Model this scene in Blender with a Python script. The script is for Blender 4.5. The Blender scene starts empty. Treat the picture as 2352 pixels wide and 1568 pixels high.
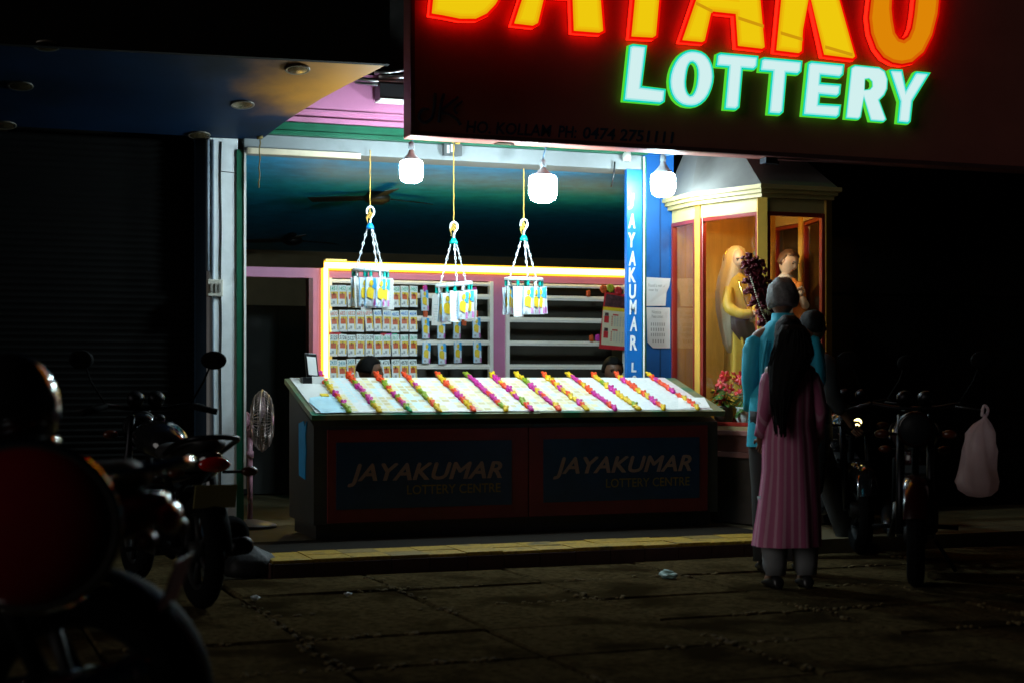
import bpy, bmesh, math, random
from mathutils import Vector, Matrix, noise
from mathutils.geometry import tessellate_polygon
R = math.radians
rnd = random.Random(7)
scene = bpy.context.scene
COL = scene.collection

# ------------------------------------------------------------------ camera geometry
ANG, F, HZ, CH = R(20.8), 3600.0, 866.0, 1.2      # yaw to the facade, focal length and horizon in picture units, eye height
CA, SA = math.cos(ANG), math.sin(ANG)
def ray(u, v):
    t = (u - 1176) / F
    return Vector((t*CA + SA, -t*SA + CA, (HZ - v) / F))
CAM = Vector((0, 0, CH))
def PY(u, v, Y):
    d = ray(u, v); return CAM + d * (Y / d.y)
def PZ(u, v, Z):
    d = ray(u, v); return CAM + d * ((Z - CH) / d.z)
def PD(u, v, dist):
    return CAM + ray(u, v) * dist
def XY(u, Y): return PY(u, HZ, Y).x

# ------------------------------------------------------------------ materials
MATS = {}
def M(name, col, rough=.6, metal=0., var=.12, scale=6., bump=0., coat=0., spec=.5, trans=0., alpha=1., stretch=None, stain=None):
    if name in MATS: return MATS[name]
    m = bpy.data.materials.new(name); m.use_nodes = True
    nt = m.node_tree; bs = nt.nodes['Principled BSDF']
    tc = nt.nodes.new('ShaderNodeTexCoord'); vec = tc.outputs['Object']
    if stretch:
        mp = nt.nodes.new('ShaderNodeMapping'); mp.inputs['Scale'].default_value = stretch
        nt.links.new(vec, mp.inputs[0]); vec = mp.outputs[0]
    nz = nt.nodes.new('ShaderNodeTexNoise'); nz.inputs['Scale'].default_value = scale
    nz.inputs['Detail'].default_value = 6; nz.inputs['Roughness'].default_value = .62
    nt.links.new(vec, nz.inputs['Vector'])
    rp = nt.nodes.new('ShaderNodeValToRGB')
    rp.color_ramp.elements[0].position = .3; rp.color_ramp.elements[1].position = .7
    rp.color_ramp.elements[0].color = tuple(max(0, c*(1-var)) for c in col) + (1,)
    rp.color_ramp.elements[1].color = tuple(min(1, c*(1+var)) for c in col) + (1,)
    nt.links.new(nz.outputs['Fac'], rp.inputs[0])
    out = rp.outputs[0]
    if stain:
        n2 = nt.nodes.new('ShaderNodeTexNoise'); n2.inputs['Scale'].default_value = stain[1]; n2.inputs['Detail'].default_value = 8
        nt.links.new(vec, n2.inputs['Vector'])
        r2 = nt.nodes.new('ShaderNodeValToRGB'); r2.color_ramp.elements[0].position = stain[2]; r2.color_ramp.elements[1].position = min(1, stain[2]+.14)
        nt.links.new(n2.outputs['Fac'], r2.inputs[0])
        mx = nt.nodes.new('ShaderNodeMixRGB'); mx.inputs[2].default_value = tuple(stain[0]) + (1,)
        nt.links.new(r2.outputs[0], mx.inputs[0]); nt.links.new(out, mx.inputs[1]); out = mx.outputs[0]
    nt.links.new(out, bs.inputs['Base Color'])
    bs.inputs['Roughness'].default_value = rough; bs.inputs['Metallic'].default_value = metal
    bs.inputs['Coat Weight'].default_value = coat; bs.inputs['Coat Roughness'].default_value = .05
    bs.inputs['Specular IOR Level'].default_value = spec
    bs.inputs['Transmission Weight'].default_value = trans; bs.inputs['Alpha'].default_value = alpha
    if bump:
        b = nt.nodes.new('ShaderNodeBump'); b.inputs['Strength'].default_value = bump; b.inputs['Distance'].default_value = .02
        nt.links.new(nz.outputs['Fac'], b.inputs['Height']); nt.links.new(b.outputs[0], bs.inputs['Normal'])
    MATS[name] = m; return m
def E(name, col, s):
    if name in MATS: return MATS[name]
    m = bpy.data.materials.new(name); m.use_nodes = True; nt = m.node_tree; nt.nodes.clear()
    e = nt.nodes.new('ShaderNodeEmission'); o = nt.nodes.new('ShaderNodeOutputMaterial')
    e.inputs[0].default_value = tuple(col) + (1,); e.inputs[1].default_value = s
    nt.links.new(e.outputs[0], o.inputs[0]); MATS[name] = m; return m
def GLASS(name, tint, refl=.05):
    if name in MATS: return MATS[name]
    m = bpy.data.materials.new(name); m.use_nodes = True; nt = m.node_tree; nt.nodes.clear()
    tr = nt.nodes.new('ShaderNodeBsdfTransparent'); tr.inputs[0].default_value = tuple(tint) + (1,)
    gl = nt.nodes.new('ShaderNodeBsdfGlossy'); gl.inputs['Roughness'].default_value = .02
    lw = nt.nodes.new('ShaderNodeLayerWeight'); lw.inputs[0].default_value = .12
    ad = nt.nodes.new('ShaderNodeMath'); ad.operation = 'MULTIPLY_ADD'; ad.inputs[1].default_value = .22; ad.inputs[2].default_value = refl
    nt.links.new(lw.outputs['Fresnel'], ad.inputs[0])
    mx = nt.nodes.new('ShaderNodeMixShader'); o = nt.nodes.new('ShaderNodeOutputMaterial')
    nt.links.new(ad.outputs[0], mx.inputs[0]); nt.links.new(tr.outputs[0], mx.inputs[1]); nt.links.new(gl.outputs[0], mx.inputs[2])
    nt.links.new(mx.outputs[0], o.inputs[0]); MATS[name] = m; return m

# ------------------------------------------------------------------ mesh builder
def basis(d):
    d = d.normalized(); up = Vector((0, 0, 1)) if abs(d.z) < .95 else Vector((1, 0, 0))
    a = d.cross(up).normalized(); return a, a.cross(d).normalized()
class MB:
    def __init__(s): s.v = []; s.f = []; s.m = []; s.sm = []
    def add(s, vs, fs, mat=0, smooth=False):
        o = len(s.v); s.v += [Vector(x) for x in vs]
        for f in fs: s.f.append(tuple(i+o for i in f)); s.m.append(mat); s.sm.append(smooth)
        return s
    def box(s, x0, x1, y0, y1, z0, z1, mat=0):
        vs = [(x, y, z) for x in (x0, x1) for y in (y0, y1) for z in (z0, z1)]
        return s.add(vs, [(0,1,3,2),(4,6,7,5),(0,4,5,1),(2,3,7,6),(0,2,6,4),(1,5,7,3)], mat)
    def obox(s, c, ax, ay, az, mat=0):      # centre and three half vectors
        c = Vector(c); ax = Vector(ax); ay = Vector(ay); az = Vector(az)
        vs = [c + i*ax + j*ay + k*az for i in (-1, 1) for j in (-1, 1) for k in (-1, 1)]
        return s.add(vs, [(0,1,3,2),(4,6,7,5),(0,4,5,1),(2,3,7,6),(0,2,6,4),(1,5,7,3)], mat)
    def quad(s, a, b, c, d, mat=0): return s.add([a, b, c, d], [(0, 1, 2, 3)], mat)
    def tube(s, pts, r, seg=8, mat=0, cap=True, smooth=True, closed=False):
        pts = [Vector(p) for p in pts]; n = len(pts)
        rs = r if isinstance(r, (list, tuple)) else [r]*n
        vs = []; fs = []; pa = None
        for i, p in enumerate(pts):
            if closed: d = pts[(i+1) % n] - pts[i-1]
            else: d = pts[min(i+1, n-1)] - pts[max(i-1, 0)]
            if pa is None: a, b = basis(d)
            else:
                dn = d.normalized(); a = (pa - dn*pa.dot(dn))
                a = a.normalized() if a.length > 1e-6 else basis(d)[0]; b = a.cross(dn)
            pa = a
            for k in range(seg):
                t = 2*math.pi*k/seg; vs.append(p + rs[i]*(math.cos(t)*a + math.sin(t)*b))
        for i in range(n if closed else n-1):
            j = (i+1) % n
            for k in range(seg):
                q = (k+1) % seg; fs.append((i*seg+k, i*seg+q, j*seg+q, j*seg+k))
        if cap and not closed: fs += [tuple(range(seg))[::-1], tuple((n-1)*seg+k for k in range(seg))]
        return s.add(vs, fs, mat, smooth)
    def lathe(s, prof, c=(0, 0, 0), axis=(0, 0, 1), seg=20, mat=0, smooth=True, a0=0, a1=2*math.pi):
        c = Vector(c); ax = Vector(axis).normalized(); a, b = basis(ax); n = len(prof); full = abs(a1-a0-2*math.pi) < 1e-6
        cnt = seg if full else seg+1; vs = []; fs = []
        for r, z in prof:
            for k in range(cnt):
                t = a0 + (a1-a0)*k/seg; vs.append(c + ax*z + r*(math.cos(t)*a + math.sin(t)*b))
        for i in range(n-1):
            for k in range(seg):
                q = (k+1) % cnt; fs.append((i*cnt+k, i*cnt+q, (i+1)*cnt+q, (i+1)*cnt+k))
        return s.add(vs, fs, mat, smooth)
    def ell(s, c, r, seg=16, rings=10, mat=0, rot=None, fn=None):
        c = Vector(c); vs = []; fs = []
        for i in range(rings+1):
            p = math.pi*i/rings
            for k in range(seg):
                t = 2*math.pi*k/seg
                d = Vector((math.sin(p)*math.cos(t), math.sin(p)*math.sin(t), math.cos(p)))
                q = Vector((d.x*r[0], d.y*r[1], d.z*r[2]))
                if fn: q = fn(d, q)
                if rot: q = rot @ q
                vs.append(c + q)
        for i in range(rings):
            for k in range(seg):
                q = (k+1) % seg; fs.append((i*seg+k, (i+1)*seg+k, (i+1)*seg+q, i*seg+q))
        return s.add(vs, fs, mat, True)
    def loft(s, rings, mat=0, cap=True, smooth=True):
        n = len(rings[0]); vs = [p for r in rings for p in r]; fs = []
        for i in range(len(rings)-1):
            for k in range(n):
                q = (k+1) % n; fs.append((i*n+k, i*n+q, (i+1)*n+q, (i+1)*n+k))
        if cap: fs += [tuple(range(n))[::-1], tuple((len(rings)-1)*n+k for k in range(n))]
        return s.add(vs, fs, mat, smooth)
    def prism(s, loops, fmap, d0, d1, mat=0, side=None, back=True):     # outline(s) in 2D, fmap(p, depth) -> 3D
        pl = [[Vector((p[0], p[1], 0)) for p in lp] for lp in loops]
        tris = tessellate_polygon(pl); flat = [p for lp in loops for p in lp]
        s.add([fmap(p, d1) for p in flat], tris, mat)
        if back: s.add([fmap(p, d0) for p in flat], [t[::-1] for t in tris], mat if side is None else side)
        for lp in loops:
            n = len(lp); vs = [fmap(p, d0) for p in lp] + [fmap(p, d1) for p in lp]
            s.add(vs, [(k, (k+1) % n, n+(k+1) % n, n+k) for k in range(n)], mat if side is None else side)
        return s
    def mesh(s, name, mats, off=None):
        me = bpy.data.meshes.new(name); off = Vector(off) if off is not None else Vector((0, 0, 0))
        me.from_pydata([v-off for v in s.v], [], s.f)
        for m in mats: me.materials.append(m)
        me.polygons.foreach_set('material_index', s.m); me.polygons.foreach_set('use_smooth', s.sm)
        bm = bmesh.new(); bm.from_mesh(me); bmesh.ops.recalc_face_normals(bm, faces=bm.faces); bm.to_mesh(me); bm.free()
        me.update(); return me
LABELS = {}
def tag(o, label=None, cat=None, group=None, kind=None):
    if label: o['label'] = label
    if cat: o['category'] = cat
    if group: o['group'] = group
    if kind: o['kind'] = kind
    return o
def empty(name, loc, label, cat, group=None, rz=0):
    o = bpy.data.objects.new(name, None); COL.objects.link(o); o.location = loc; o.rotation_euler = (0, 0, rz)
    o.empty_display_size = .05; return tag(o, label, cat, group)
def absloc(o):
    v = Vector((0, 0, 0))
    while o is not None: v += o.location; o = o.parent
    return v
def obj(name, mb, mats, parent=None, local=False, bevel=0):
    if not isinstance(mats, (list, tuple)): mats = [mats]
    off = (0, 0, 0)
    if parent is not None and not local: off = absloc(parent)
    elif parent is None: # origin at base centre
        xs = [v.x for v in mb.v]; ys = [v.y for v in mb.v]; zs = [v.z for v in mb.v]
        off = ((min(xs)+max(xs))/2, (min(ys)+max(ys))/2, min(zs))
    o = bpy.data.objects.new(name, mb.mesh(name, mats, off)); COL.objects.link(o)
    if parent is not None: o.parent = parent
    else: o.location = off
    if bevel:
        b = o.modifiers.new('bevel', 'BEVEL'); b.width = bevel; b.segments = 2; b.limit_method = 'ANGLE'; b.angle_limit = R(40)
    return o
def copy_tree(o, parent=None):
    c = o.copy(); COL.objects.link(c)
    if parent: c.parent = parent
    for ch in list(o.children): copy_tree(ch, c)
    return c
def struct(name, mb, mats, bevel=0): return tag(obj(name, mb, mats, bevel=bevel), kind='structure')

# text as mesh data: unit letters in the XY plane
def text_geo(s, size=1., bold=0., shear=0., align='CENTER', spacing=1., fit=None):
    c = bpy.data.curves.new('lettering', 'FONT'); c.body = s; c.size = size; c.offset = bold; c.shear = shear
    c.align_x = align; c.align_y = 'CENTER'; c.space_character = spacing; c.resolution_u = 3
    o = bpy.data.objects.new('lettering', c); me = bpy.data.meshes.new_from_object(o)
    vs = [v.co.copy() for v in me.vertices]; fs = [tuple(p.vertices) for p in me.polygons]
    bpy.data.objects.remove(o); bpy.data.curves.remove(c); bpy.data.meshes.remove(me)
    if fit and vs:      # stretch to width, height
        x0 = min(v.x for v in vs); x1 = max(v.x for v in vs); y0 = min(v.y for v in vs); y1 = max(v.y for v in vs)
        for v in vs:
            v.x = ((v.x-x0)/(x1-x0)-.5)*fit[0]; v.y = ((v.y-y0)/max(1e-6, y1-y0)-.5)*fit[1]
    return vs, fs
def add_text(mb, s, c, ex, ey, mat=0, thick=0., **kw):
    vs, fs = text_geo(s, **kw); c = Vector(c); ex = Vector(ex).normalized(); ey = Vector(ey).normalized()
    en = ex.cross(ey)
    mb.add([c + v.x*ex + v.y*ey + en*thick for v in vs], fs, mat); return mb

# ------------------------------------------------------------------ palette
asphalt = M('asphalt', (.008, .006, .003), .9, spec=.05, var=.35, scale=30, bump=.3)
slabm = M('paving_stone', (.056, .040, .018), .95, spec=.0, var=.6, scale=26, bump=.9, stain=((.022, .015, .007), 1.9, .48))
pebm = M('grit', (.11, .08, .035), .9, spec=.1, var=.4)
steptile = M('ochre_tile', (.36, .22, .014), .5, var=.5, scale=38, bump=.3, stain=((.08, .06, .02), 5, .55))
stepred = M('oxide_red', (.05, .018, .012), .7, var=.25, scale=8, bump=.1)
floorm = M('shop_floor', (.10, .075, .035), .55, var=.25, scale=5)
white = M('white_paint', (.62, .66, .68), .55, var=.07, scale=7, bump=.05, stain=((.33, .35, .36), 3.2, .6))
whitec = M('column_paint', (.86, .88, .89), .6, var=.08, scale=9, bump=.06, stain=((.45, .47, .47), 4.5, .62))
cream = M('cream_paint', (.55, .43, .17), .5, var=.08, scale=8, stain=((.5, .4, .2), 5, .62))
green = M('green_paint', (.006, .10, .05), .4, var=.2, scale=9)
pink = M('pink_paint', (.56, .19, .35), .5, var=.08, scale=4, stain=((.45, .16, .26), 2.5, .6))
maroon = M('maroon_paint', (.12, .012, .02), .45, var=.2)
bluep = M('blue_vinyl', (.003, .14, .50), .4, var=.1, scale=3)
bluew = M('blue_wall', (.006, .12, .42), .55, var=.15, scale=3, stain=((.004, .07, .25), 4, .58))
dark = M('dark_plastic', (.012, .012, .013), .35, var=.2)
rubber = M('rubber', (.003, .003, .003), .9, var=.2, scale=30, spec=.05)
metal = M('steel', (.5, .5, .5), .3, 1., var=.1)
chrome = M('chrome', (.75, .75, .75), .08, 1., var=.03)
alu = M('aluminium_paint', (.88, .84, .78), .35, .0, var=.06)
shut = M('shutter_steel', (.004, .0037, .0034), .7, .0, spec=.1, var=.3, scale=4, stretch=(1, 1, 8))
ceilm = M('ceiling_sheet', (.006, .25, .46), .5, var=.25, scale=5)
soffm = M('soffit_board', (.0009, .014, .044), .6, var=.25, scale=2.2, stain=((.001, .008, .02), 1.2, .55), spec=.2)
walld = M('dark_render', (.007, .006, .005), .85, spec=.1, var=.3, scale=3, bump=.15)
brown = M('back_wall_paint', (.24, .175, .085), .7, var=.2, scale=2)
signm = M('sign_sheet', (.32, .10, .08), .55, var=.12, scale=2)
navy = M('navy_print', (.01, .03, .08), .45, var=.1)
paper = M('paper', (.82, .82, .80), .6, var=.05, scale=12)
paperg = M('print_grey', (.42, .42, .42), .6, var=.15, scale=40)
orange = M('print_orange', (.62, .09, .015), .5, var=.15, scale=30)
yellow = M('print_yellow', (.80, .55, .02), .5, var=.1, scale=30)
bluepr = M('print_blue', (.05, .38, .75), .5, var=.1, scale=30)
mag = M('print_magenta', (.55, .03, .38), .5, var=.1, scale=30)
redpr = M('print_red', (.55, .02, .03), .5, var=.12, scale=30)
greenpr = M('print_green', (.02, .42, .22), .5, var=.1, scale=30)
ropey = M('yellow_rope', (.50, .30, .05), .8, var=.25, scale=40, bump=.4)
plastw = M('white_plastic', (.75, .78, .80), .35, var=.05)
teal = M('teal_plastic', (.0, .42, .36), .35, var=.05)
bluecap = M('blue_plastic', (.0, .22, .62), .35, var=.05)
woodr = M('red_wood', (.26, .022, .014), .28, var=.25, scale=4, coat=.5, stretch=(1, 1, .2))
amber = M('amber_panel', (.52, .24, .03), .5, var=.3, scale=3, stretch=(3, 3, .5))
skin = M('skin', (.17, .08, .045), .5, var=.1, scale=12)
hairm = M('black_hair', (.004, .0035, .003), .65, var=.3, scale=40, stretch=(6, 6, .6), bump=.4, spec=.15)
greyhair = M('grey_hair', (.13, .125, .12), .6, var=.4, scale=60, bump=.3)
glassm = GLASS('window_glass', (.97, .97, .96))

# ================================================================== SETTING
g = MB(); g.box(-60, 80, -30, 90, -.5, -.03); struct('road', g, asphalt)
# paving slabs in front of the shop
g = MB(); X0, Y0 = 2.55, 7.02
for i in range(-9, 10):
    for j in range(-4, 7):
        x0 = X0 + i*.9 + rnd.uniform(-.012, .012); y0 = Y0 + j*.75 + rnd.uniform(-.012, .012)
        if y0 + .7 > 9.25 and x0 > 1.1 and x0 < 5.7: y1 = 9.24
        else: y1 = y0 + .738
        if y1 - y0 < .1: continue
        x1 = x0 + .886; h = rnd.uniform(-.006, .006); n = 4
        tz = [rnd.uniform(-.004, .004) for _ in range(4)]
        b = .012
        top = [(x0+b*rnd.uniform(.6, 2), y0+b*rnd.uniform(.6, 2), h+tz[0]), (x1-b, y0+b, h+tz[1]), (x1-b, y1-b, h+tz[2]), (x0+b, y1-b, h+tz[3])]
        rim = [(x0, y0, h-.014), (x1, y0, h-.014), (x1, y1, h-.014), (x0, y1, h-.014)]
        bot = [(p[0], p[1], -.029) for p in rim]
        g.add(top+rim+bot, [(0,1,2,3)] + [(k, 4+k, 4+(k+1) % 4, (k+1) % 4) for k in range(4)] + [(4+k, 8+k, 8+(k+1) % 4, 4+(k+1) % 4) for k in range(4)])
struct('paving', g, slabm)
# grit along the joints
g = MB()
for _ in range(1500):
    if rnd.random() < .5:
        x = X0 + rnd.choice(range(-1, 5))*.9 - .015 + rnd.gauss(0, .025); y = rnd.uniform(5.6, 9.1)
    else:
        x = rnd.uniform(.6, 6.6); y = Y0 + rnd.choice((-1, 0, 1, 2))*.75 - .012 + rnd.gauss(0, .025)
    if noise.noise(Vector((x*1.3, y*1.3, 0))) < .02: continue
    r = rnd.uniform(.005, .017); rot = Matrix.Rotation(rnd.uniform(0, 3), 3, 'Z')
    g.ell((x, y, rnd.uniform(0, .006)), (r*rnd.uniform(.8, 1.6), r, r*.6), 6, 4, rot=rot)
tag(obj('gravel', g, pebm), 'loose grit gathered in the joints of the paving', 'gravel', kind='stuff')
# raised platform with red riser and ochre tile edge
PX0, PX1, PYF, PZT = 1.99, 5.62, 9.26, .106
g = MB(); g.box(PX0+.004, 13, PYF+.006, 21, -.03, PZT-.012)
g2 = MB()
struct('shop_floor', g, floorm)
g = MB()
k = 0; x = PX0
while x < PX1:
    w = min(.245, PX1-x)
    for r_ in range(2):
        y0 = PYF + r_*.22
        g.box(x+.003, x+w-.003, y0+.003, y0+.217, PZT-.02, PZT + rnd.uniform(-.003, .003), 0 if rnd.random() < .8 else 3)
    g.box(x, x+w, PYF+.445, PYF+1.1, PZT-.02, PZT-.001, 2)  # counter's shadow on the platform, put in as a dark floor strip
    g.box(x+.003, x+w-.003, PYF-.012, PYF+.001, -.02, PZT-.022, 1)
    x += w
g.box(PX0-.012, PX0-.001, PYF, PYF+2, -.02, PZT-.022, 1)
struct('step', g, [steptile, stepred, M('floor_shadow', (.012, .009, .006), .8, spec=.1), M('ochre_tile_worn', (.20, .13, .02), .6, var=.4, scale=20)])

# dark facade to either side, above, and the far room shell
YF = 11.15
XCL, XCR = XY(480, YF), XY(547, YF)          # pilaster
XOL, XOR = XY(563, YF), XY(1437, YF)          # opening
XPR = XY(1475, YF)
g = MB()
g.box(-14, XCL-.001, YF+.32, YF+.5, 0, 3.4)      # behind the closed shutter
g.box(-14, 16, YF+.14, YF+.6, 3.42, 7.5)
tag(obj('neighbour_building', g, walld), 'unlit dark upper wall of the building above the shop', 'building')
g = MB(); g.box(6.63, 16, YF+.05, YF+.4, 0, 3.419)
for zz in (.9, 1.9, 2.7): g.box(6.64, 16, YF+.02, YF+.05, zz, zz+.03)
tag(obj('side_wall', g, walld), 'dark unlit wall running on beyond the glass shrine', 'wall')

# ---------------- closed roller shutter beside the pilaster
ys = YF + .16
root = empty('roller_shutter', (XCL-2.2, ys, 0), 'closed dark ribbed roller shutter under the canopy', 'roller shutter')
g = MB(); n = 64
prof = []
for i in range(n*3+1):
    z = .05 + 2.84*i/(n*3); prof.append((ys + .012*math.cos(2*math.pi*i/3), z))
vs = [(x, y, z) for (y, z) in prof for x in (-3.2, XCL-.08)]
g.add(vs, [(2*i, 2*i+1, 2*i+3, 2*i+2) for i in range(len(prof)-1)], 0, True)
obj('slat_curtain', g, shut, root)
g = MB(); g.box(-3.2, XCL-.08, ys-.04, ys+.02, 0, .05); obj('bottom_rail', g, shut, root)
g = MB(); g.box(XCL-.078, XCL-.002, ys-.06, ys+.06, 0, 2.9); obj('guide_rail', g, M('rail_blue', (.02, .05, .09), .5), root)

# ---------------- canopy with recessed downlights
ZC, KC = 2.9, .19
def PT(u, v):      # point on the soffit, which rises towards the street
    d = ray(u, v); return CAM + d*((ZC + KC*YF - CH)/(d.z + KC*d.y))
root = empty('canopy', (.4, 9.7, ZC), 'dark overhanging canopy slab with a bluish soffit and recessed lights', 'canopy')
edge = [PT(u, v) for u, v in ((890, 148), (850, 169), (800, 194), (740, 226), (690, 257), (650, 283), (620, 306), (592, 334))]
edge[-1].y = YF-.001
F0, F1 = PT(890, 148), PT(0, 101); FD = (F1-F0).normalized(); F2 = F0 + FD*7.5
nrm = Vector((0, KC, 1)).normalized()
out = edge + [Vector((-6, YF-.001, ZC)), F2]
def slab(g, pts, d0, d1): g.prism([[(p.x, p.y) for p in pts]], lambda p, d: Vector((p[0], p[1], ZC + KC*(YF-p[1]) + d)), d1, d0)
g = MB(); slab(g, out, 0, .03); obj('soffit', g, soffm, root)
nt = soffm.node_tree; bs_ = nt.nodes['Principled BSDF']; src = bs_.inputs['Base Color'].links[0].from_socket  # orange light at the canopy tip, mixed into the soffit colour
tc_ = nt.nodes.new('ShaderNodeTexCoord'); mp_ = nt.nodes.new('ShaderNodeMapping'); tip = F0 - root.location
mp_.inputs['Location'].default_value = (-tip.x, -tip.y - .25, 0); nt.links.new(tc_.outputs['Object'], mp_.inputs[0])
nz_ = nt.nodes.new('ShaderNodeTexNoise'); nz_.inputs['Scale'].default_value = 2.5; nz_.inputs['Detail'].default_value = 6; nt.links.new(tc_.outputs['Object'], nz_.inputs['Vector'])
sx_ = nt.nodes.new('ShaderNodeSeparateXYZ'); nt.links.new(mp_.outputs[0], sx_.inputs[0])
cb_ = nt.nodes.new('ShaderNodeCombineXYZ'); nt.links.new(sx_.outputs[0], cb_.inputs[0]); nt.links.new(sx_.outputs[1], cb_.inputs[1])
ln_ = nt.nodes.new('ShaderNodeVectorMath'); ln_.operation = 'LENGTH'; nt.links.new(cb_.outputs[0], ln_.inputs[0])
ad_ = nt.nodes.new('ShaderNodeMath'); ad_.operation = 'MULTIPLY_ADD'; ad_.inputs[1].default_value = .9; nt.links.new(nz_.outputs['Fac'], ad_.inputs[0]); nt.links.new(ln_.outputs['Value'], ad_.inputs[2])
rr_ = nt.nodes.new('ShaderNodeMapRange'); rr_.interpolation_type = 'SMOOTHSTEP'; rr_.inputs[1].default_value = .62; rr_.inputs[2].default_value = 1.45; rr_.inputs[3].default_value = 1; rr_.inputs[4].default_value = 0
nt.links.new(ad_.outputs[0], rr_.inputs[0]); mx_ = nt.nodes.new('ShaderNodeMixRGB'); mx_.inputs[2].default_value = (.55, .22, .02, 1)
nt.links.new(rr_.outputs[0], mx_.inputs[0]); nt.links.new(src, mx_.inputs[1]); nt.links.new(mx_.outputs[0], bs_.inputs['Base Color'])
g = MB(); nf = Vector((FD.y, -FD.x, 0)).normalized(); nf = nf if nf.y < 0 else -nf
a0, a1 = F0 + nf*.002, F2 + nf*.002; b0, b1 = a0 + nf*.06, a1 + nf*.06
vs = [Vector((p.x, p.y, z)) for p in (a0, a1, b1, b0) for z in (0, 1)]
for i, p in enumerate((a0, a1, b1, b0)): vs[2*i].z = p.z - .012; vs[2*i+1].z = 6.6
g.add(vs, [(0, 2, 4, 6), (1, 7, 5, 3), (0, 1, 3, 2), (2, 3, 5, 4), (4, 5, 7, 6), (6, 7, 1, 0)]); obj('fascia', g, walld, root)
g = MB(); slab(g, out, .031, .35); obj('slab', g, walld, root)
rt_ = Matrix.Rotation(-math.atan(KC), 3, 'X')
for k, (u, v) in enumerate([(683, 157), (557, 240), (457, 310), (47, 197), (10, 287), (107, 105)]):
    p = PT(u, v) - nrm*(.007 if k == 0 else 0)
    g = MB(); g.lathe([(.005, -.003), (.062, -.003), (.065, -.006), (.078, -.009), (.081, -.004), (.078, .004)], p, nrm, seg=24)
    tr = obj('downlight', g, M('downlight_trim', (.12, .10, .075), .35, .2), root)
    g = MB(); g.lathe([(.001, -.012), (.045, -.010), (.065, -.0065)], p, nrm, seg=20); obj('reflector', g, M('reflector', (.28, .2, .1), .25, .8), tr)

# ---------------- pilaster
root = empty('pilaster', ((XCL+XCR)/2, YF, 0), 'white painted pilaster between the closed shutter and the open shop', 'pillar')
g = MB(); g.box(XCL, XCR, YF, YF+.3, PZT-.1, 2.898); obj('shaft', g, whitec, root, bevel=.006)
g = MB(); g.box(XCR-.012, XOL-.012, YF-.012, YF+.29, PZT, 2.82); obj('green_edge', g, green, root)
g = MB(); g.box(XOL-.012, XOL+.004, YF-.02, YF+.2, PZT+.3, 2.82); obj('guide_rail', g, alu, root)
xa = XY(488, YF)
g = MB(); g.tube([(xa, YF-.012, .2), (xa, YF-.012, 2.88)], .011, 8); g.tube([(xa-.035, YF-.008, 1.95), (xa-.035, YF-.008, 2.88)], .014, 8)
obj('conduit', g, M('conduit_grey', (.25, .3, .36), .5), root)
xb = XY(507, YF)
g = MB(); pts = [(xb + .003*math.sin(z*9), YF-.005, z) for z in [.35+.12*i for i in range(22)]]
g.tube(pts, .005, 6); g.tube([(xb, YF-.005, 2.66), (xb+.08, YF-.005, 2.655), (xb+.12, YF-.005, 2.65)], .003, 6)
obj('cable', g, dark, root)
p = PY(493, 662, YF-.03)
g = MB(); g.box(p.x-.055, p.x+.055, YF-.06, YF-.001, p.z-.06, p.z+.06)
sb = obj('switch_box', g, M('switch_ivory', (.62, .58, .5), .5), root, bevel=.006)
g = MB()
for dx in (-.028, .004, .03): g.box(p.x+dx-.008, p.x+dx+.008, YF-.068, YF-.0602, p.z-.03, p.z+.03)
obj('switch', g, M('switch_grey', (.3, .28, .25), .4), sb)

# ---------------- lintel: white beam, green band, pink fascia
ZB0, ZB1 = 2.822, 2.937
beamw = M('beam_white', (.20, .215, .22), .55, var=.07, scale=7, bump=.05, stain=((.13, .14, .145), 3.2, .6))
root = empty('shop_lintel', ((XOL+XOR)/2, YF, ZB0), 'white beam with a green band and pink fascia over the shop opening', 'lintel')
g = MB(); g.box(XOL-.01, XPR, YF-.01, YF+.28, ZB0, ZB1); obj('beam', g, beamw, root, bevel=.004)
g = MB(); g.box(XOL-.3, XPR+.02, YF-.06, YF+.2, ZB1+.002, 3.03); g.box(XOL-.3, XPR+.02, YF-.075, YF-.061, ZB1+.01, ZB1+.03); obj('band', g, green, root)
g = MB(); g.box(XOL-.35, XPR+.02, YF-.02, YF+.13, 3.031, 3.415); g.box(XOL-.35, XPR+.02, YF-.045, YF-.021, 3.033, 3.075); g.box(XOL-.35, XPR, YF-.035, YF-.021, 3.12, 3.135)
obj('fascia', g, pink, root)
xt = XY(825, YF)
g = MB(); g.box(XOL+.01, xt, YF-.045, YF-.011, ZB0-.028, ZB0+.012); obj('cable_trunking', g, M('trunking_cream', (.6, .5, .36), .5), root)
p = PY(1038, 345, YF-.03)
g = MB(); g.box(p.x-.07, p.x+.07, YF-.06, YF-.011, p.z-.045, p.z+.045, 0); g.box(p.x-.05, p.x-.03, YF-.064, YF-.061, p.z-.03, p.z+.03, 1); g.box(p.x-.02, p.x-.005, YF-.064, YF-.061, p.z-.02, p.z+.04, 1)
obj('junction_box', g, [M('box_grey', (.06, .065, .065), .5), paperg], root)
for u, v0, v1 in ((1412, 372, 430),):
    a = PY(u, v0, YF-.03); b = PY(u-8, v1, YF-.03)
    g = MB(); g.tube([a, (a+b)/2 + Vector((.01, 0, .02)), b], .007, 6); obj('hanging_wire', g, dark, root)
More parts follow.
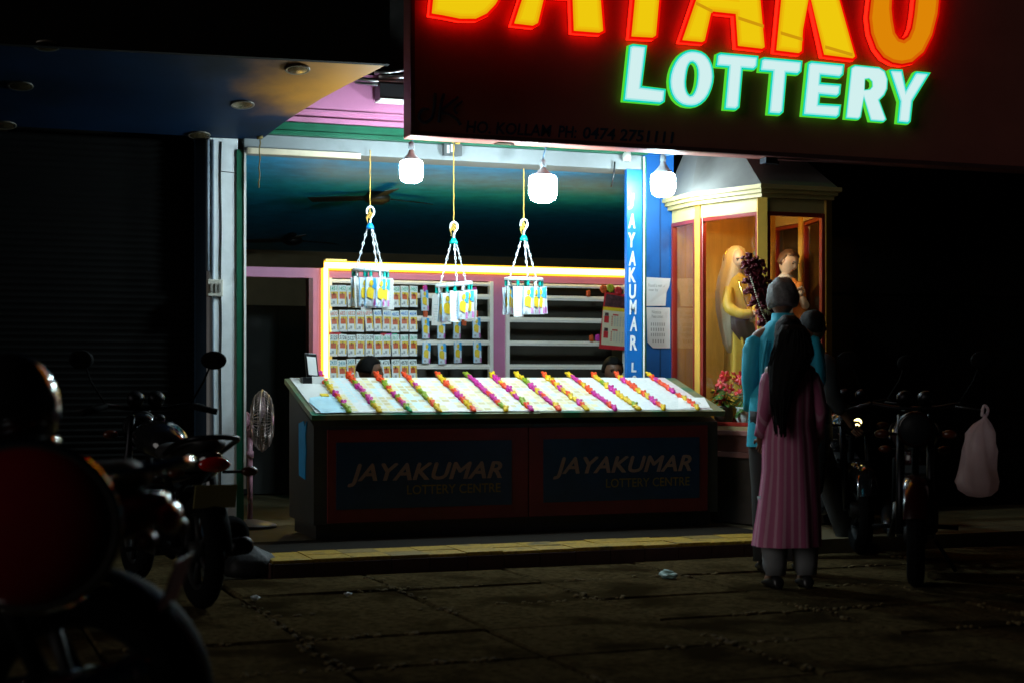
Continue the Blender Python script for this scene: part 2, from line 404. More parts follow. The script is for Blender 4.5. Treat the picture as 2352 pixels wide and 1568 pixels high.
# pale fitting at the end of the beam
p = PY(1440, 362, YF-.05)
root = empty('empty_lamp_holder', p, 'small empty lamp holder fixed at the end of the beam', 'lamp holder')
g = MB(); g.lathe([(.001, .05), (.03, .05), (.035, .0), (.032, -.03), (.02, -.032)], p, seg=14); obj('socket', g, M('holder', (.45, .45, .40), .4), root)
g = MB(); g.tube([p+Vector((0, 0, .05)), p+Vector((.02, 0, .10)), p+Vector((-.01, .02, .13))], .005, 6); obj('wire', g, plastw, root)
# pipes and bracket above the pink fascia
for k, (u0, v0, u1, v1, r) in enumerate([(800, 178, 935, 190, .016), (815, 190, 940, 198, .012), (870, 178, 940, 176, .02), (860, 168, 940, 160, .012)]):
    g = MB(); a = PY(u0, v0, YF-.12); b = PY(u1, v1, YF-.16); g.tube([a, (a+b)/2 + Vector((0, 0, -.008)), b], r, 8)
    tag(obj('service_pipe', g, metal), ['thin steel pipe above the pink fascia, curving at its lower edge', 'steel pipe just over the dark bracket box', 'thickest grey pipe end beside the sign edge', 'topmost grey pipe under the canopy corner'][k], 'pipe', 'pipes above the pink fascia')
a = PY(864, 196, YF-.1); b = PY(944, 236, YF-.1)
g = MB(); g.box(a.x, b.x+.25, YF-.2, YF-.05, b.z, a.z); g.box(a.x, b.x+.25, YF-.215, YF-.05, b.z-.014, b.z-.001, 1)
tag(obj('bracket_box', g, [dark, alu], bevel=.004), 'dark box with a bright lower rim against the pink fascia', 'box')

# ---------------- room behind the opening
YB = 13.2
xs1 = XY(1500, YB)
g = MB()
zz = 2.836
vs = []; n = 150
for i in range(n+1):
    y = YF+.29 + (20-YF-.29)*i/n
    for x in (XOL-1.6, XOR+6): vs.append((x, y, zz + (.012 if i % 2 else 0)))
g.add(vs, [(2*i, 2*i+1, 2*i+3, 2*i+2) for i in range(n)])
struct('ceiling', g, ceilm)
g = MB(); g.box(XOL-1.6, XOR+6, 20, 20.1, PZT, 3.0); g.box(XOL-1.7, XOL-1.6, YF+.3, 20, PZT, 3.0)
g.box(XOR+6, XOR+6.1, YB+.12, 20, PZT, 3.0); g.box(xs1+.05, XOR+6, YB+.0, YB+.1, PZT, 3.0)
tag(obj('room_wall', g, brown), 'dim brown far wall of the room behind the ticket rack', 'wall')
g = MB(); g.box(xs1+.01, xs1+.05, YF+.3, YB+.11, PZT, 2.92)
g.box(XOL-.03, XOL-.003, YF+.3, YB-.3, PZT, 2.0)
tag(obj('shop_side_wall', g, brown), 'plain inner side wall of the shop behind the blue strip', 'wall')

# ---------------- partition with door opening, rails and LED frame
root = empty('ticket_partition', (XY(950, YB), YB, PZT), 'pink partition wall with a doorway and white display rails framed by a light strip', 'partition')
def rp(u, v, dy=0): return PY(u, v, YB+dy)
ZL = rp(745, 608).z           # top of partition at the strip
xd0, xd1 = XY(540, YB), XY(719, YB)
xs0, xs1 = XY(752, YB), XY(1500, YB)
zl0, zl1 = rp(640, 637).z, rp(745, 617).z
g = MB()
g.box(XOL-1.5, xd1, YB, YB+.1, zl0, zl1)                 # lintel over the doorway
g.box(xd1, xs0, YB, YB+.1, PZT, zl1)                      # jamb
ztop = rp(1000, 644).z
g.box(xs0, xs1, YB, YB+.1, ztop, zl1)                      # head above the rails
xm0, xm1 = XY(1131, YB), XY(1160, YB)
g.box(xm0, xm1, YB, YB+.1, PZT, ztop)                     # middle stile
xr0 = XY(1440, YB); g.box(xr0, xs1, YB, YB+.1, PZT, ztop)
obj('panel', g, pink, root)
g = MB(); g.box(xd1-.035, xd1-.001, YB+.002, YB+.12, PZT, zl0-.002); obj('door_frame', g, maroon, root)
g = MB(); g.box(xs0, xr0, YB+.34, YB+.36, PZT, ztop); obj('dark_backing', g, M('backing', (.035, .03, .02), .6, var=.3, scale=2), root)
for (u0, u1) in ((752, 1131), (1160, 1440)):
    x0, x1 = XY(u0, YB), XY(u1, YB)
    for v in (651, 680, 732, 786, 841):
        z = rp(1000, v).z; h = .022 if v > 660 else .016
        g = MB(); g.box(x0+.001, x1-.001, YB-.02, YB+.02, z-h, z+h); g.box(x0+.001, x1-.001, YB-.026, YB-.0205, z-h*.25, z+h*.25)
        obj('rail', g, alu, root, bevel=.003)
    for x in (x0, x1-.035):
        g = MB(); g.box(x, x+.035, YB-.03, YB+.03, PZT, ztop-.001); obj('stile', g, alu, root, bevel=.003)
led = E('led_core', (1, .75, .13), 10.5); ledy = E('led_amber_glow', (1., .50, .03), 2.2)
root2 = empty('led_strip_light', (XY(745, YB-.05), YB-.05, ZL), 'bright warm white light strip running along the top and side of the partition', 'strip light')
a = rp(745, 612); zs = a.z
xl = a.x; xe = XY(1440, YB)
g = MB(); g.box(xl, xe, YB-.065, YB+.0, zl1+.002, zl1+.050); obj('tube', g, led, root2)
g = MB(); g.box(xl-.018, xl+.018, YB-.06, YB-.045, 1.12, zl1+.0015); obj('tube', g, led, root2)
g = MB(); g.box(xl+.031, xe, YB-.0445, YB-.001, zl1-.016, zl1+.0); g.box(xl-.0, xe, YB+.001, YB+.02, zl1+.002, zl1+.066); g.box(xl-.03, xl+.03, YB-.0445, YB-.001, 1.12, zl1+.0); obj('glow_edge', g, ledy, root2)  # amber halo of the strip, built as glowing bars
g = MB(); a = rp(748, 604); g.box(a.x, a.x+.19, YB+.005, YB+.07, zl1+.002, zl1+.085)
tag(obj('adapter_box', g, M('adapter', (.6, .5, .3), .4), bevel=.004), 'small cream power box on top of the partition corner', 'box')

zc_ = PY(640, 702, 14.6).z
g = MB(); g.box(XY(520, 14.6), XY(760, 14.6), 14.6, 15.1, PZT, zc_); g.box(XY(640, 14.6)-.004, XY(640, 14.6)+.004, 14.59, 14.599, PZT+.05, zc_-.05)  # added dark block, standing in for the shade beyond the doorway
tag(obj('shade_box', g, M('shade_box_black', (.010, .009, .007), .7), bevel=.01), 'added dark box standing in for shade in the room beyond the pink doorway', 'shade_box')
# ---------------- ticket booklets on the rails
def digits_col(i): return [greenpr, orange, dark, M('ink_teal', (.02, .3, .4), .5)][i]
TW, TH = .072, .185
def booklet():
    g = MB(); w, h, d = TW/2, TH/2, .007
    g.box(-w, w, -d, d, -h, h, 0)
    g.box(-w+.002, w-.002, d*-1-.0016, -d-.0003, h-.052, h-.003, 6)          # number label
    y = -d-.0014
    def q(x0, x1, z0, z1, m): g.quad((x0, y, z0), (x1, y, z0), (x1, y, z1), (x0, y, z1), m)
    q(-w+.012, w-.014, -.026, .018, 1); q(-w+.012, w-.014, .0185, .036, 2); q(w-.0135, w-.004, -.075, .036, 2); q(-w+.03, w-.03, .002, .03, 4)
    q(-w+.022, w-.032, -.07, -.045, 3); q(-w+.005, -w+.02, -.075, -.062, 3); q(w-.0038, w-.001, -.03, .034, 1)
    return g
bmesh_data = booklet().mesh('ticket_booklet', [paper, orange, yellow, paperg, M('ink_brown', (.12, .05, .03), .5), bluepr, M('label_paper', (.78, .86, .84), .6)])
rows = [(656, 'green', ['1451','1452','1453','1454','1455','1456','1457','1458','1459','1460'], greenpr),
        (712, 'orange', ['6830','6831','6832','6833','6834','4600','4601','4602','4603','4604'], orange),
        (768, 'black', ['5125','5126','5127','5128','5129','3615','3616','3617','3618','3619'], dark),
        (824, 'teal', ['2435','2436','2437','2438','2439','4575','4576','4577','4578','4579'], MATS.get('ink_teal') or M('ink_teal', (.02, .3, .4), .5))]
rown = ['top row', 'second row', 'third row', 'bottom row']
ordn = ['first', 'second', 'third', 'fourth', 'fifth', 'sixth', 'seventh', 'eighth', 'ninth', 'tenth', 'eleventh', 'twelfth', 'thirteenth', 'fourteenth']
inkblue = M('ink_blue', (.02, .2, .62), .5)
for ri, (vt, cn, nums, ink) in enumerate(rows):
    for ci, s in enumerate(nums):
        u = 765.5 + ci*20.2
        p = rp(u, vt, -.05); z = p.z - TH/2 + rnd.uniform(-.003, .003) - ci*.0005
        o = bpy.data.objects.new('ticket_booklet', bmesh_data); COL.objects.link(o)
        o.location = (p.x + rnd.uniform(-.004, .004), YB-.065 - rnd.uniform(0, .006), z - rnd.choice((0, 0, 0, .006))); o.rotation_euler = (R(rnd.uniform(-7, -2)), R(rnd.gauss(0, 1.8)), R(rnd.uniform(-9, 9)))
        c = cn; im = ink
        if ri == 1 and ci >= 5: c, im = 'blue', inkblue
        if ri == 2 and ci >= 5: c, im = 'green', greenpr
        if ri == 3 and ci >= 5: c, im = 'black', dark
        tag(o, f'{"white" if ri else "pale"} ticket booklet with {c} number, {ordn[ci]} from the door in the {rown[ri]}', 'ticket', 'ticket booklets on the rack')
        if ci == 0: tag(o, f'ticket booklet beside the light strip at the start of the {rown[ri]}')
        if ci == 9: tag(o, f'last ticket booklet, farthest from the light strip, in the {rown[ri]}')
        t = MB(); add_text(t, s, (0, -.0094, TH/2-.028), (1, 0, 0), (0, 0, 1), fit=(.06, .034), bold=.012, shear=.15)
        n = obj('number', t, im, o, local=True)
# red and green tabs tucked under the second row
for u, v, m, l in ((762, 765, redpr, 'red paper tab under the second ticket row beside the light strip'), (776, 766, redpr, 'crimson folded tab hanging between two ticket rows'), (880, 768, redpr, 'bright red tab under the blue numbered booklets'), (893, 769, mag, 'pink red tab just beside a small green tab'), (905, 769, greenpr, 'small green tab below the blue numbered booklets')):
    p = rp(u, v, -.06); g = MB(); g.obox(p, (.024, 0, .002), (0, .004, 0), (.003, 0, .011)); g.obox(p+Vector((.005, -.006, -.008)), (.012, 0, -.004), (0, .002, 0), (0, 0, .006))
    tag(obj('paper_tab', g, m), l, 'paper tab', 'tabs between the ticket rows')

# ---------------- plastic sleeved ticket strips
def sleeve():
    g = MB(); w, h = .036, .092
    n = 6; vs = []; fs = []
    for i in range(n+1):
        z = h - 2*h*i/n; y = -.006*math.sin(math.pi*i/n)
        vs += [(-w, y, z), (w, y, z), (-w, y+.004, z), (w, y+.004, z)]
    for i in range(n):
        a = 4*i; b = a+4
        fs += [(a, b, b+1, a+1), (a+2, a+3, b+3, b+2), (a, a+2, b+2, b), (a+1, b+1, b+3, a+3)]
    g.add(vs, fs + [(0, 1, 3, 2), (4*n, 4*n+2, 4*n+3, 4*n+1)], 0)
    y = -.0085
    def poly(pts, m, k=0): g.add([(x, y-k*.0006, z) for x, z in pts], [tuple(range(len(pts)))], m)
    poly([(-w, -h), (-w+.004, -h), (-w+.004, h), (-w, h)], 1)
    poly([(.008, .025), (w, .015), (w, h-.004), (.012, h-.004)], 1, 1)
    poly([(-.022, -.035), (.016, -.05), (.020, .012), (.004, .032), (-.02, .024), (-.026, 0)], 2, 2)
    poly([(.002+.013*math.cos(t*math.pi/5), .055+.02*math.sin(t*math.pi/5)) for t in range(10)], 2, 3)
    poly([(.022, -h+.004), (.028, -h+.004), (.028, -.045), (.022, -.045)], 3, 2)
    poly([(-.02, -.08), (-.004, -.08), (-.004, -.062), (-.02, -.062)], 4, 2)
    poly([(.031, -h+.004), (.035, -h+.004), (.035, -.05), (.031, -.05)], 3, 2)
    g.box(-.006, .006, -.002, .002, h, h+.012, 0)
    return g
film = M('plastic_film', (.72, .80, .86), .12, var=.04, coat=.8)
sleeve_me = sleeve().mesh('sleeved_ticket', [film, bluepr, yellow, mag, paperg])
cols = [(975, (690, 754, 810)), (1013, (754, 812)), (1049, (754, 809)), (1094, (753, 809))]
coln = ['column nearest the booklets', 'second column', 'third column', 'column nearest the pink post']
for ci, (u, vs_) in enumerate(cols):
    for ri, v in enumerate(vs_):
        p = rp(u + ri*2, v, -.055)
        o = bpy.data.objects.new('sleeved_ticket', sleeve_me); COL.objects.link(o); o.location = p
        o.rotation_euler = (R(rnd.uniform(-5, 2)), R(rnd.uniform(-3, 3)), R(rnd.uniform(-12, 12)))
        w = ['upper', 'middle', 'lower'][ri if len(vs_) == 3 else ri+1]
        tag(o, f'{w} plastic sleeved yellow and blue ticket in the {coln[ci]}', 'ticket', 'sleeved tickets hung on the rails')
for u, v, m, l in ((976, 664, mag, 'magenta clip above the column of sleeved tickets nearest the booklets'), (977, 722, orange, 'orange clip in the middle of the sleeved ticket column nearest the booklets'), (1066, 741, orange, 'orange clip on a rail between two sleeved tickets'), (1093, 722, orange, 'orange clip above the sleeved tickets nearest the pink post'), (1090, 668, mag, 'magenta clip on the top rail near the pink post'),
                (1351, 675, orange, 'orange clip on the rail beside the calendar top'), (1358, 777, orange, 'orange clip on the rail beside the calendar bottom'), (1372, 776, mag, 'magenta clip touching the calendar bottom corner')):
    p = rp(u, v, -.04); g = MB(); g.obox(p, (.018, 0, 0), (0, .012, .004), (0, 0, .024)); g.obox(p+Vector((0, -.016, .012)), (.012, 0, 0), (0, .004, .002), (0, 0, .02))
    tag(obj('rail_clip', g, m, bevel=.004), l, 'clip', 'clips on the display rails')

# ---------------- calendar
p0, p1 = rp(1382, 671, -.05), rp(1446, 800, -.05)
root = empty('wall_calendar', ((p0.x+p1.x)/2, YB-.05, p1.z), 'tilted red framed wall calendar beside the blue name strip', 'calendar')
w, h = p1.x-p0.x, p0.z-p1.z
def cal(x, z, d=0): return Vector((p0.x + x*w - (1-z)*.03 + .0, YB-.06-d, p1.z + z*h - x*.02))
g = MB(); g.prism([[(0, 0), (1, 0), (1, 1), (0.1, 1)]], lambda p, d: cal(p[0], p[1], d), -.008, 0); obj('backing', g, redpr, root)
g = MB(); g.quad(cal(.06, .07, .002), cal(1, .07, .002), cal(1, .68, .002), cal(.06, .68, .002)); g.quad(cal(.06, .68, .003), cal(1, .68, .003), cal(1, .74, .003), cal(.06, .74, .003), 1)
g.quad(cal(.1, .75, .003), cal(.98, .75, .003), cal(.96, .95, .003), cal(.16, .97, .003), 2)
for r_ in range(2):
    z0 = .60 - r_*.27
    g.quad(cal(.42, z0, .003), cal(.62, z0, .003), cal(.62, z0+.025, .003), cal(.42, z0+.025, .003), 3)
    for a in range(6):
        for b in range(6):
            x = .38 + a*.1; z = z0 - .03 - b*.031
            g.quad(cal(x, z, .003), cal(x+.045, z, .003), cal(x+.045, z+.017, .003), cal(x, z+.017, .003), 3 if a == 0 else 4)
    g.quad(cal(.13, z0-.02, .003), cal(.28, z0-.02, .003), cal(.27, z0+.04, .003), cal(.14, z0+.04, .003), 2)
    g.quad(cal(.12, z0-.14, .003), cal(.29, z0-.14, .003), cal(.29, z0-.022, .003), cal(.12, z0-.022, .003), 3)
obj('page', g, [M('calendar_paper', (.7, .62, .45), .6), yellow, M('calendar_photo', (.08, .03, .04), .4, var=.9, scale=25), redpr, paperg], root)
for u, v, m, l in ((1386, 664, orange, 'orange paper flower at the corner of the calendar'), (1402, 662, M('leaf_yellow', (.4, .4, .02), .6), 'yellow green paper flower on top of the calendar'), (1420, 668, redpr, 'red paper flower on top of the calendar beside the blue strip')):
    p = rp(u, v, -.08); g = MB()
    for k in range(7):
        t = k*math.tau/7; g.ell(p+Vector((.022*math.cos(t), -.004*(k % 2), .022*math.sin(t))), (.018, .006, .018), 8, 5)
    g.ell(p, (.012, .012, .012), 8, 5)
    tag(obj('paper_flower', g, m), l, 'paper flower')

# ---------------- name strip on the shutter post
root = empty('vertical_name_strip', (XOR, YF, 1.0), 'tall bright blue strip with white vertical lettering beside the opening', 'sign')
g = MB(); g.box(XOR, XPR-.012, YF-.024, YF+.02, 1.0, ZB0-.001); obj('strip', g, bluep, root)
xq = XY(1439, YF+.14); g = MB(); g.box(xq, xq+.09, YF+.021, YF+.14, PZT, ZB0-.001); obj('post', g, white, root)
lets = [('J', 1450, 462), ('A', 1451, 510), ('Y', 1452, 556), ('A', 1452, 600), ('K', 1453, 635 if 0 else 628), ('U', 1453, 667), ('M', 1454, 708), ('A', 1455, 745), ('R', 1455, 787), ('L', 1457, 843), ('O', 1458, 868)]
lets = [('J', 1450, 463), ('A', 1451, 508), ('Y', 1451, 552), ('A', 1452, 594), ('K', 1452, 632), ('U', 1453, 670), ('M', 1454, 706), ('A', 1455, 744), ('R', 1455, 787), ('L', 1456, 843), ('O', 1457, 872)]
for k, (s, u, v) in enumerate(lets):
    g = MB(); p = PY(u, v, YF-.0255); sz = (.062, .115) if k < 9 else (.045, .075)
    if s == 'J': sz = (.055, .125)
    add_text(g, s, p, (1, 0, 0), (0, 0, 1), fit=sz, bold=.035, shear=.12 if s in 'AJ' else .05)
    obj('letter', g, M('letter_white', (.75, .78, .82), .5), root)
g = MB(); g.box(XPR-.011, XPR+.018, YF-.04, YF+.1, PZT, ZB0+.1); obj('guide_rail', g, green, root)
g = MB(); g.box(XPR-.012, XPR-.0, YF-.05, YF-.041, PZT, ZB0+.1); obj('rail_lip', g, alu, root)

# ---------------- blue wall with notices
YW = 11.3
xw1 = 5.68
g = MB(); g.box(XPR+.02, xw1, YW, YW+.1, PZT, 3.4)
xg = XY(1515, YW); g.box(xg, xg+.012, YW-.003, YW+.01, PZT, 3.4, 1)
tag(obj('blue_wall', g, [bluew, M('blue_groove', (.004, .06, .2), .6)]), 'narrow bright blue wall between the name strip and the shrine', 'wall')
def notice(pts, lines, lab):
    P = [PY(u, v, YW-.006) for u, v in pts]
    g = MB(); n = len(P)
    c = sum(P, Vector())/n
    fr = [p + Vector((0, -.004*math.sin(i*1.7)-.003, 0)) for i, p in enumerate(P)]
    g.add(fr, [tuple(range(n))], 0); g.add([p+Vector((0, .003, 0)) for p in P], [tuple(range(n))[::-1]], 0)
    root = obj('paper_notice', g, M('notice_paper', (.78, .76, .74), .6, var=.05, stain=((.6, .56, .52), 9, .6)))
    tag(root, lab, 'notice')
    for (s, u, v, wpx) in lines:
        t = MB(); q = PY(u, v, YW-.0125); add_text(t, s, q, (1, 0, 0), (0, 0, 1), fit=(wpx*.0034, .026), bold=.01)
        obj('writing', t, M('faded_ink', (.38, .36, .34), .6), root)
    return root
notice([(1482, 637), (1539, 640), (1537, 658), (1531, 672), (1528, 703), (1482, 703)], [('Found a watch', 1508, 656, 42), ('near by', 1501, 667, 24)], 'upper torn white paper notice on the blue wall')
notice([(1485, 706), (1538, 707), (1539, 799), (1500, 799), (1487, 785)], [('Notice', 1508, 717, 24), ('Please contact', 1510, 727, 30), ('- - - - - - -', 1511, 745, 36), ('- - - - - -', 1510, 757, 34), ('- - - - - - -', 1511, 769, 36), ('- - - - -', 1512, 783, 30)], 'lower white paper notice with a curled corner on the blue wall')

# ================================================================== SHOP SIGN
YS, ZS0, ZS1 = 10.2, 2.935, 4.75
XS0, XS1 = XY(942, YS), XY(2700, YS)
ZS0 = PY(942, 313, YS).z
root = empty('shop_sign', ((XS0+XS1)/2, YS, ZS0), 'large dark maroon shop sign with glowing yellow and white letters', 'sign')
g = MB(); g.box(XS0, XS1, YS, YS+.16, ZS0, ZS1); obj('board', g, signm, root, bevel=.01)
g = MB(); g.box(XS0, XS1, YS-.014, YS-.001, ZS0+.004, ZS0+.035); g.box(XS0+.001, XS0+.03, YS-.014, YS-.001, ZS0+.036, ZS1); obj('edge_trim', g, M('trim_maroon', (.09, .035, .035), .4), root)
def inset(loop, d):
    n = len(loop); pts = [Vector((p[0], p[1])) for p in loop]
    area = sum(pts[i].x*pts[(i+1) % n].y - pts[(i+1) % n].x*pts[i].y for i in range(n))
    sg = 1 if area > 0 else -1; out = []
    for i in range(n):
        a, b, c = pts[i-1], pts[i], pts[(i+1) % n]
        e1 = (b-a).normalized(); e2 = (c-b).normalized()
        n1 = Vector((-e1.y, e1.x))*sg; n2 = Vector((-e2.y, e2.x))*sg
        m = n1+n2; m = m.normalized() if m.length > 1e-6 else n1
        k = d/max(.45, m.dot(n1)); out.append(b + m*k)
    return out
def sgn(u, v):
    p = PY(u, v, YS); return (p.x, p.z)
def smooth_loop(l, it=1):
    for _ in range(it):
        o = []
        for i in range(len(l)):
            a, b = Vector(l[i]), Vector(l[(i+1) % len(l)]); o += [tuple(a*.75+b*.25), tuple(a*.25+b*.75)]
        l = o
    return l
def letter(loops, face, rim, side, dep, name='letter', hole_k=1.):
    W = [[sgn(*p) for p in lp] for lp in loops]
    fm = lambda p, d: Vector((p[0], YS-d, p[1]))
    g = MB(); g.prism(W, fm, .012, dep, 0, 1, back=False)
    L = obj(name, g, [rim, side], root)
    for q, (dd, fm_) in enumerate(face):  # stacked bands step the letter's glow as it fades towards the edge
        I = [inset(W[0], dd)] + [inset(h, -dd*hole_k) for h in W[1:]]
        g = MB(); g.prism(I, fm, dep+.0005+q*.002, dep+.002+q*.002, 0, 0, back=False)
        obj('letter_face', g, fm_, L)
    return L
ye = E('letter_yellow', (.86, .58, .004), 1.0); yo = E('letter_amber', (.80, .26, .002), .9)
re_ = E('letter_red_rim', (.85, .004, .001), 1.0); rs = E('letter_red_return', (.9, .006, .002), 5.)
we = E('letter_cool_white', (.64, .87, .86), 1.0); wp = E('letter_pale_cyan', (.36, .80, .78), 1.0); yd = E('letter_deep_yellow', (.82, .40, .002), 1.0); od = E('letter_deep_orange', (.72, .13, .001), .95); lime = E('letter_lime_rim', (.05, .60, .03), 1.0); ce = E('letter_cyan_rim', (.0, .68, .56), 1.0); gs = E('letter_green_return', (.06, .45, .02), 1.6)
big = {
 'J': [[(983, 0), (979, 41), (1010, 46), (1050, 54), (1088, 54), (1115, 41), (1135, 20), (1147, 0), (1156, -60), (1176, -262), (1098, -270), (1082, -60), (1070, -28), (1050, -18), (1020, -22), (985, -30)]],
 'A': [[(1187, 0), (1166, 64), (1218, 70), (1233, 62), (1248, 0), (1302, 3), (1305, 81), (1370, 86), (1383, 79), (1357, -250), (1262, -258)], [(1262, -52), (1300, -48), (1297, -150)]],
 'Y': [[(1445, 0), (1436, 94), (1492, 97), (1503, 90), (1511, 0), (1518, -70), (1606, -226), (1530, -234), (1494, -140), (1466, -240), (1388, -248), (1452, -80)]],
 'A2': [[(1586, 0), (1551, 102), (1605, 107), (1614, 102), (1629, 37), (1676, 42), (1681, 115), (1742, 122), (1752, 116), (1722, -214), (1638, -222)], [(1645, -12), (1674, -8), (1672, -115)]],
 'K': [[(1780, 0), (1768, 125), (1826, 132), (1836, 125), (1839, 75), (1850, 3), (1879, 135), (1950, 144), (1959, 136), (1955, 122), (1921, 0), (1898, -62), (1974, -190), (1898, -198), (1862, -110), (1870, -200), (1800, -206)]],
}
ub = lambda pts: [(1764+.25*x, .25*y) for x, y in pts]
uo = ub([(915, -380), (890, 0), (870, 180), (888, 330), (940, 470), (1010, 560), (1100, 610), (1190, 625), (1290, 605), (1400, 510), (1480, 350), (1530, 150), (1545, 0), (1575, -700), (1330, -725), (1300, 0), (1285, 150), (1265, 270), (1235, 340), (1200, 365), (1170, 355), (1140, 310), (1120, 200), (1110, 100), (1115, 0), (1140, -745), (940, -760)])
for k, lp in big.items(): letter(lp, [(.019, yd), (.036, E('letter_mid_yellow', (.85, .50, .003), 1.)), (.052, ye)], re_, rs, .06)
letter([uo], [(.019, od), (.042, yo)], E('letter_dim_rim', (.62, .003, .001), 1.), rs, .06)
# seams where two acrylic sheets of a letter meet
seam = E('letter_seam', (.70, .34, .004), .9)
for a, b in (((1583, 12), (1632, 32)), ((1680, 46), (1749, 66)), ((1777, 80), (1838, 96)), ((1879, 112), (1952, 131))):
    pa, pb = sgn(*a), sgn(*b); g = MB(); hh = .012
    g.prism([[(pa[0]+.02, pa[1]-hh), (pb[0]-.02, pb[1]-hh), (pb[0]-.02, pb[1]+hh), (pa[0]+.02, pa[1]+hh)]], lambda p, d: Vector((p[0], YS-d, p[1])), .067, .068)
    obj('letter_seam', g, seam, root)
z3 = lambda pts, dx=0, dy=0: [(1176+.25*x+dx, .25*y+dy) for x, y in pts]
T = [(1835, 632), (1850, 510), (1885, 493), (2240, 525), (2230, 630), (2195, 663), (2095, 655), (2065, 1000), (2030, 1030), (1915, 1022), (1950, 640)]
small = [
 [z3([(1045, 430), (1085, 415), (1218, 430), (1172, 800), (1392, 828), (1380, 950), (1340, 975), (990, 945)])],
 [smooth_loop(z3([(1635, 464), (1740, 490), (1805, 570), (1834, 690), (1822, 800), (1772, 920), (1692, 990), (1610, 1006), (1515, 985), (1440, 910), (1406, 790), (1422, 660), (1478, 545), (1555, 480)])), smooth_loop(z3([(1625, 592), (1655, 612), (1672, 670), (1663, 780), (1642, 850), (1615, 885), (1588, 862), (1572, 790), (1582, 690), (1598, 622)]))],
 [z3(T)], [z3(T, 100.5, 10.8)],
 [ub([(330, 590), (365, 570), (675, 600), (665, 700), (630, 735), (462, 718), (458, 768), (645, 783), (635, 880), (605, 910), (452, 895), (445, 958), (645, 970), (630, 1075), (600, 1102), (280, 1078)])],
 [ub([(725, 630), (765, 605), (990, 628), (1045, 662), (1072, 740), (1067, 830), (1040, 890), (995, 935), (1060, 1110), (1030, 1138), (905, 1128), (850, 930), (825, 1090), (800, 1115), (675, 1105)]), ub([(862, 745), (895, 740), (920, 765), (922, 805), (903, 828), (858, 834)])],
 [ub([(1075, 660), (1100, 645), (1205, 650), (1237, 815), (1310, 680), (1330, 665), (1465, 678), (1300, 945), (1280, 1130), (1255, 1155), (1150, 1145), (1170, 945)])]]
for k, lp in enumerate(small): letter(lp, [(.004, ce), (.012, wp), (.020, we)] if k == 5 else [(.005, ce), (.017, wp), (.028, we)], lime, gs, .045, hole_k=.55 if k == 5 else .9)
# dark painted monogram and address line low on the board
g = MB(); y = YS-.003
def stroke(pts, w):
    P = [Vector(PY(u, v, y)) for u, v in pts]
    g.tube(P, w, 6, 0)
    for i in range(1): pass
def spline(pts, n=6):
    o = []
    for i in range(len(pts)-1):
        p0 = Vector(pts[max(0, i-1)]); p1 = Vector(pts[i]); p2 = Vector(pts[i+1]); p3 = Vector(pts[min(len(pts)-1, i+2)])
        for k in range(n):
            t = k/n; o.append(.5*((2*p1)+(p2-p0)*t+(2*p0-5*p1+4*p2-p3)*t*t+(3*p1-p0-3*p2+p3)*t**3))
    o.append(Vector(pts[-1])); return o
stroke(spline([(1000, 214), (998, 240), (992, 270), (975, 282), (962, 270), (970, 252), (985, 250)]), .012)
stroke(spline([(1052, 222), (1030, 240), (1012, 258), (1030, 262), (1050, 275), (1058, 288)]), .012)
stroke(spline([(1020, 215), (1012, 245), (1008, 282)]), .012)
stroke(spline([(1062, 232), (1044, 250), (1050, 262)]), .009)
mo = obj('monogram', g, navy, root)
a, b = PY(1070, 291, y), PY(1548, 317, y)
g = MB(); 
for wd, f0, f1 in (('HO. KOLLAM', 0, .40), ('PH:', .43, .52), ('0474 2751111', .55, 1.)):
    g = MB(); q0, q1 = a.lerp(b, f0), a.lerp(b, f1); add_text(g, wd, (q0+q1)/2, (b-a), (0, 0, 1), fit=((q1-q0).length, .085), bold=.02, shear=.15); obj('address_word', g, navy, root)
# brackets under the sign
for u, v, l in ((1155, 322, 'dark clamp bracket under the sign near the middle of the beam'), (1765, 368, 'dark clamp bracket under the sign above the shrine roof')):
    p = PY(u, v, YS+.08); g = MB(); g.box(p.x-.05, p.x+.05, YS+.03, YS+.12, p.z-.03, ZS0-.001); g.obox(p+Vector((.05, 0, -.01)), (.03, 0, -.012), (0, .02, 0), (0, 0, .012))
    tag(obj('sign_bracket', g, dark), l, 'bracket', 'brackets under the sign')

# ================================================================== BULBS
bulbE = E('bulb_glow', (.70, .93, 1.0), 235.)
YBU = 10.40
def bulb(u, vt, vb, vcap, vcable, lab, YBU=YBU, em=None):
    em = em or bulbE
    a, b = PY(u, vt, YBU), PY(u, vb, YBU); h = a.z-b.z; r = h*.53
    root = empty('led_bulb', b, lab, 'light bulb', 'bulbs hanging under the sign')
    g = MB(); g.lathe([(.001, 0), (r*.55, .004), (r*.85, h*.12), (r, h*.36), (r*1.0, h*.8), (r*.92, h*.96), (r*.8, h)], b, seg=28); obj('diffuser', g, em, root)
    c = PY(u, vcap, YBU)
    hc = c.z-a.z
    g = MB(); g.lathe([(r*.79, .001), (r*.7, hc*.2), (r*.42, hc*.5), (r*.26, hc*.75), (.02, hc), (.001, hc)], a, seg=20); obj('housing', g, M('bulb_housing', (.55, .62, .65), .4), root)
    g = MB(); g.lathe([(.02, 0), (.024, .01), (.02, .05), (.008, .06)], c, seg=12); obj('holder', g, M('holder_grey', (.25, .3, .33), .4), root)
    t = PY(u, vcable, YBU)
    g = MB(); g.tube([c+Vector((0, 0, .05)), (c+t)/2+Vector((.006, 0, .03)), Vector((t.x, YS+.12, ZS0+.02))], .006, 6); obj('cable', g, M('cable_blue', (.05, .12, .2), .5), root)
bulb(945, 370, 421, 345, 322, 'glowing white bulb nearest the canopy, beside the black junction box')
bulb(1247, 404, 466, 386, 345, 'glowing white bulb hanging lowest in the middle of the opening')
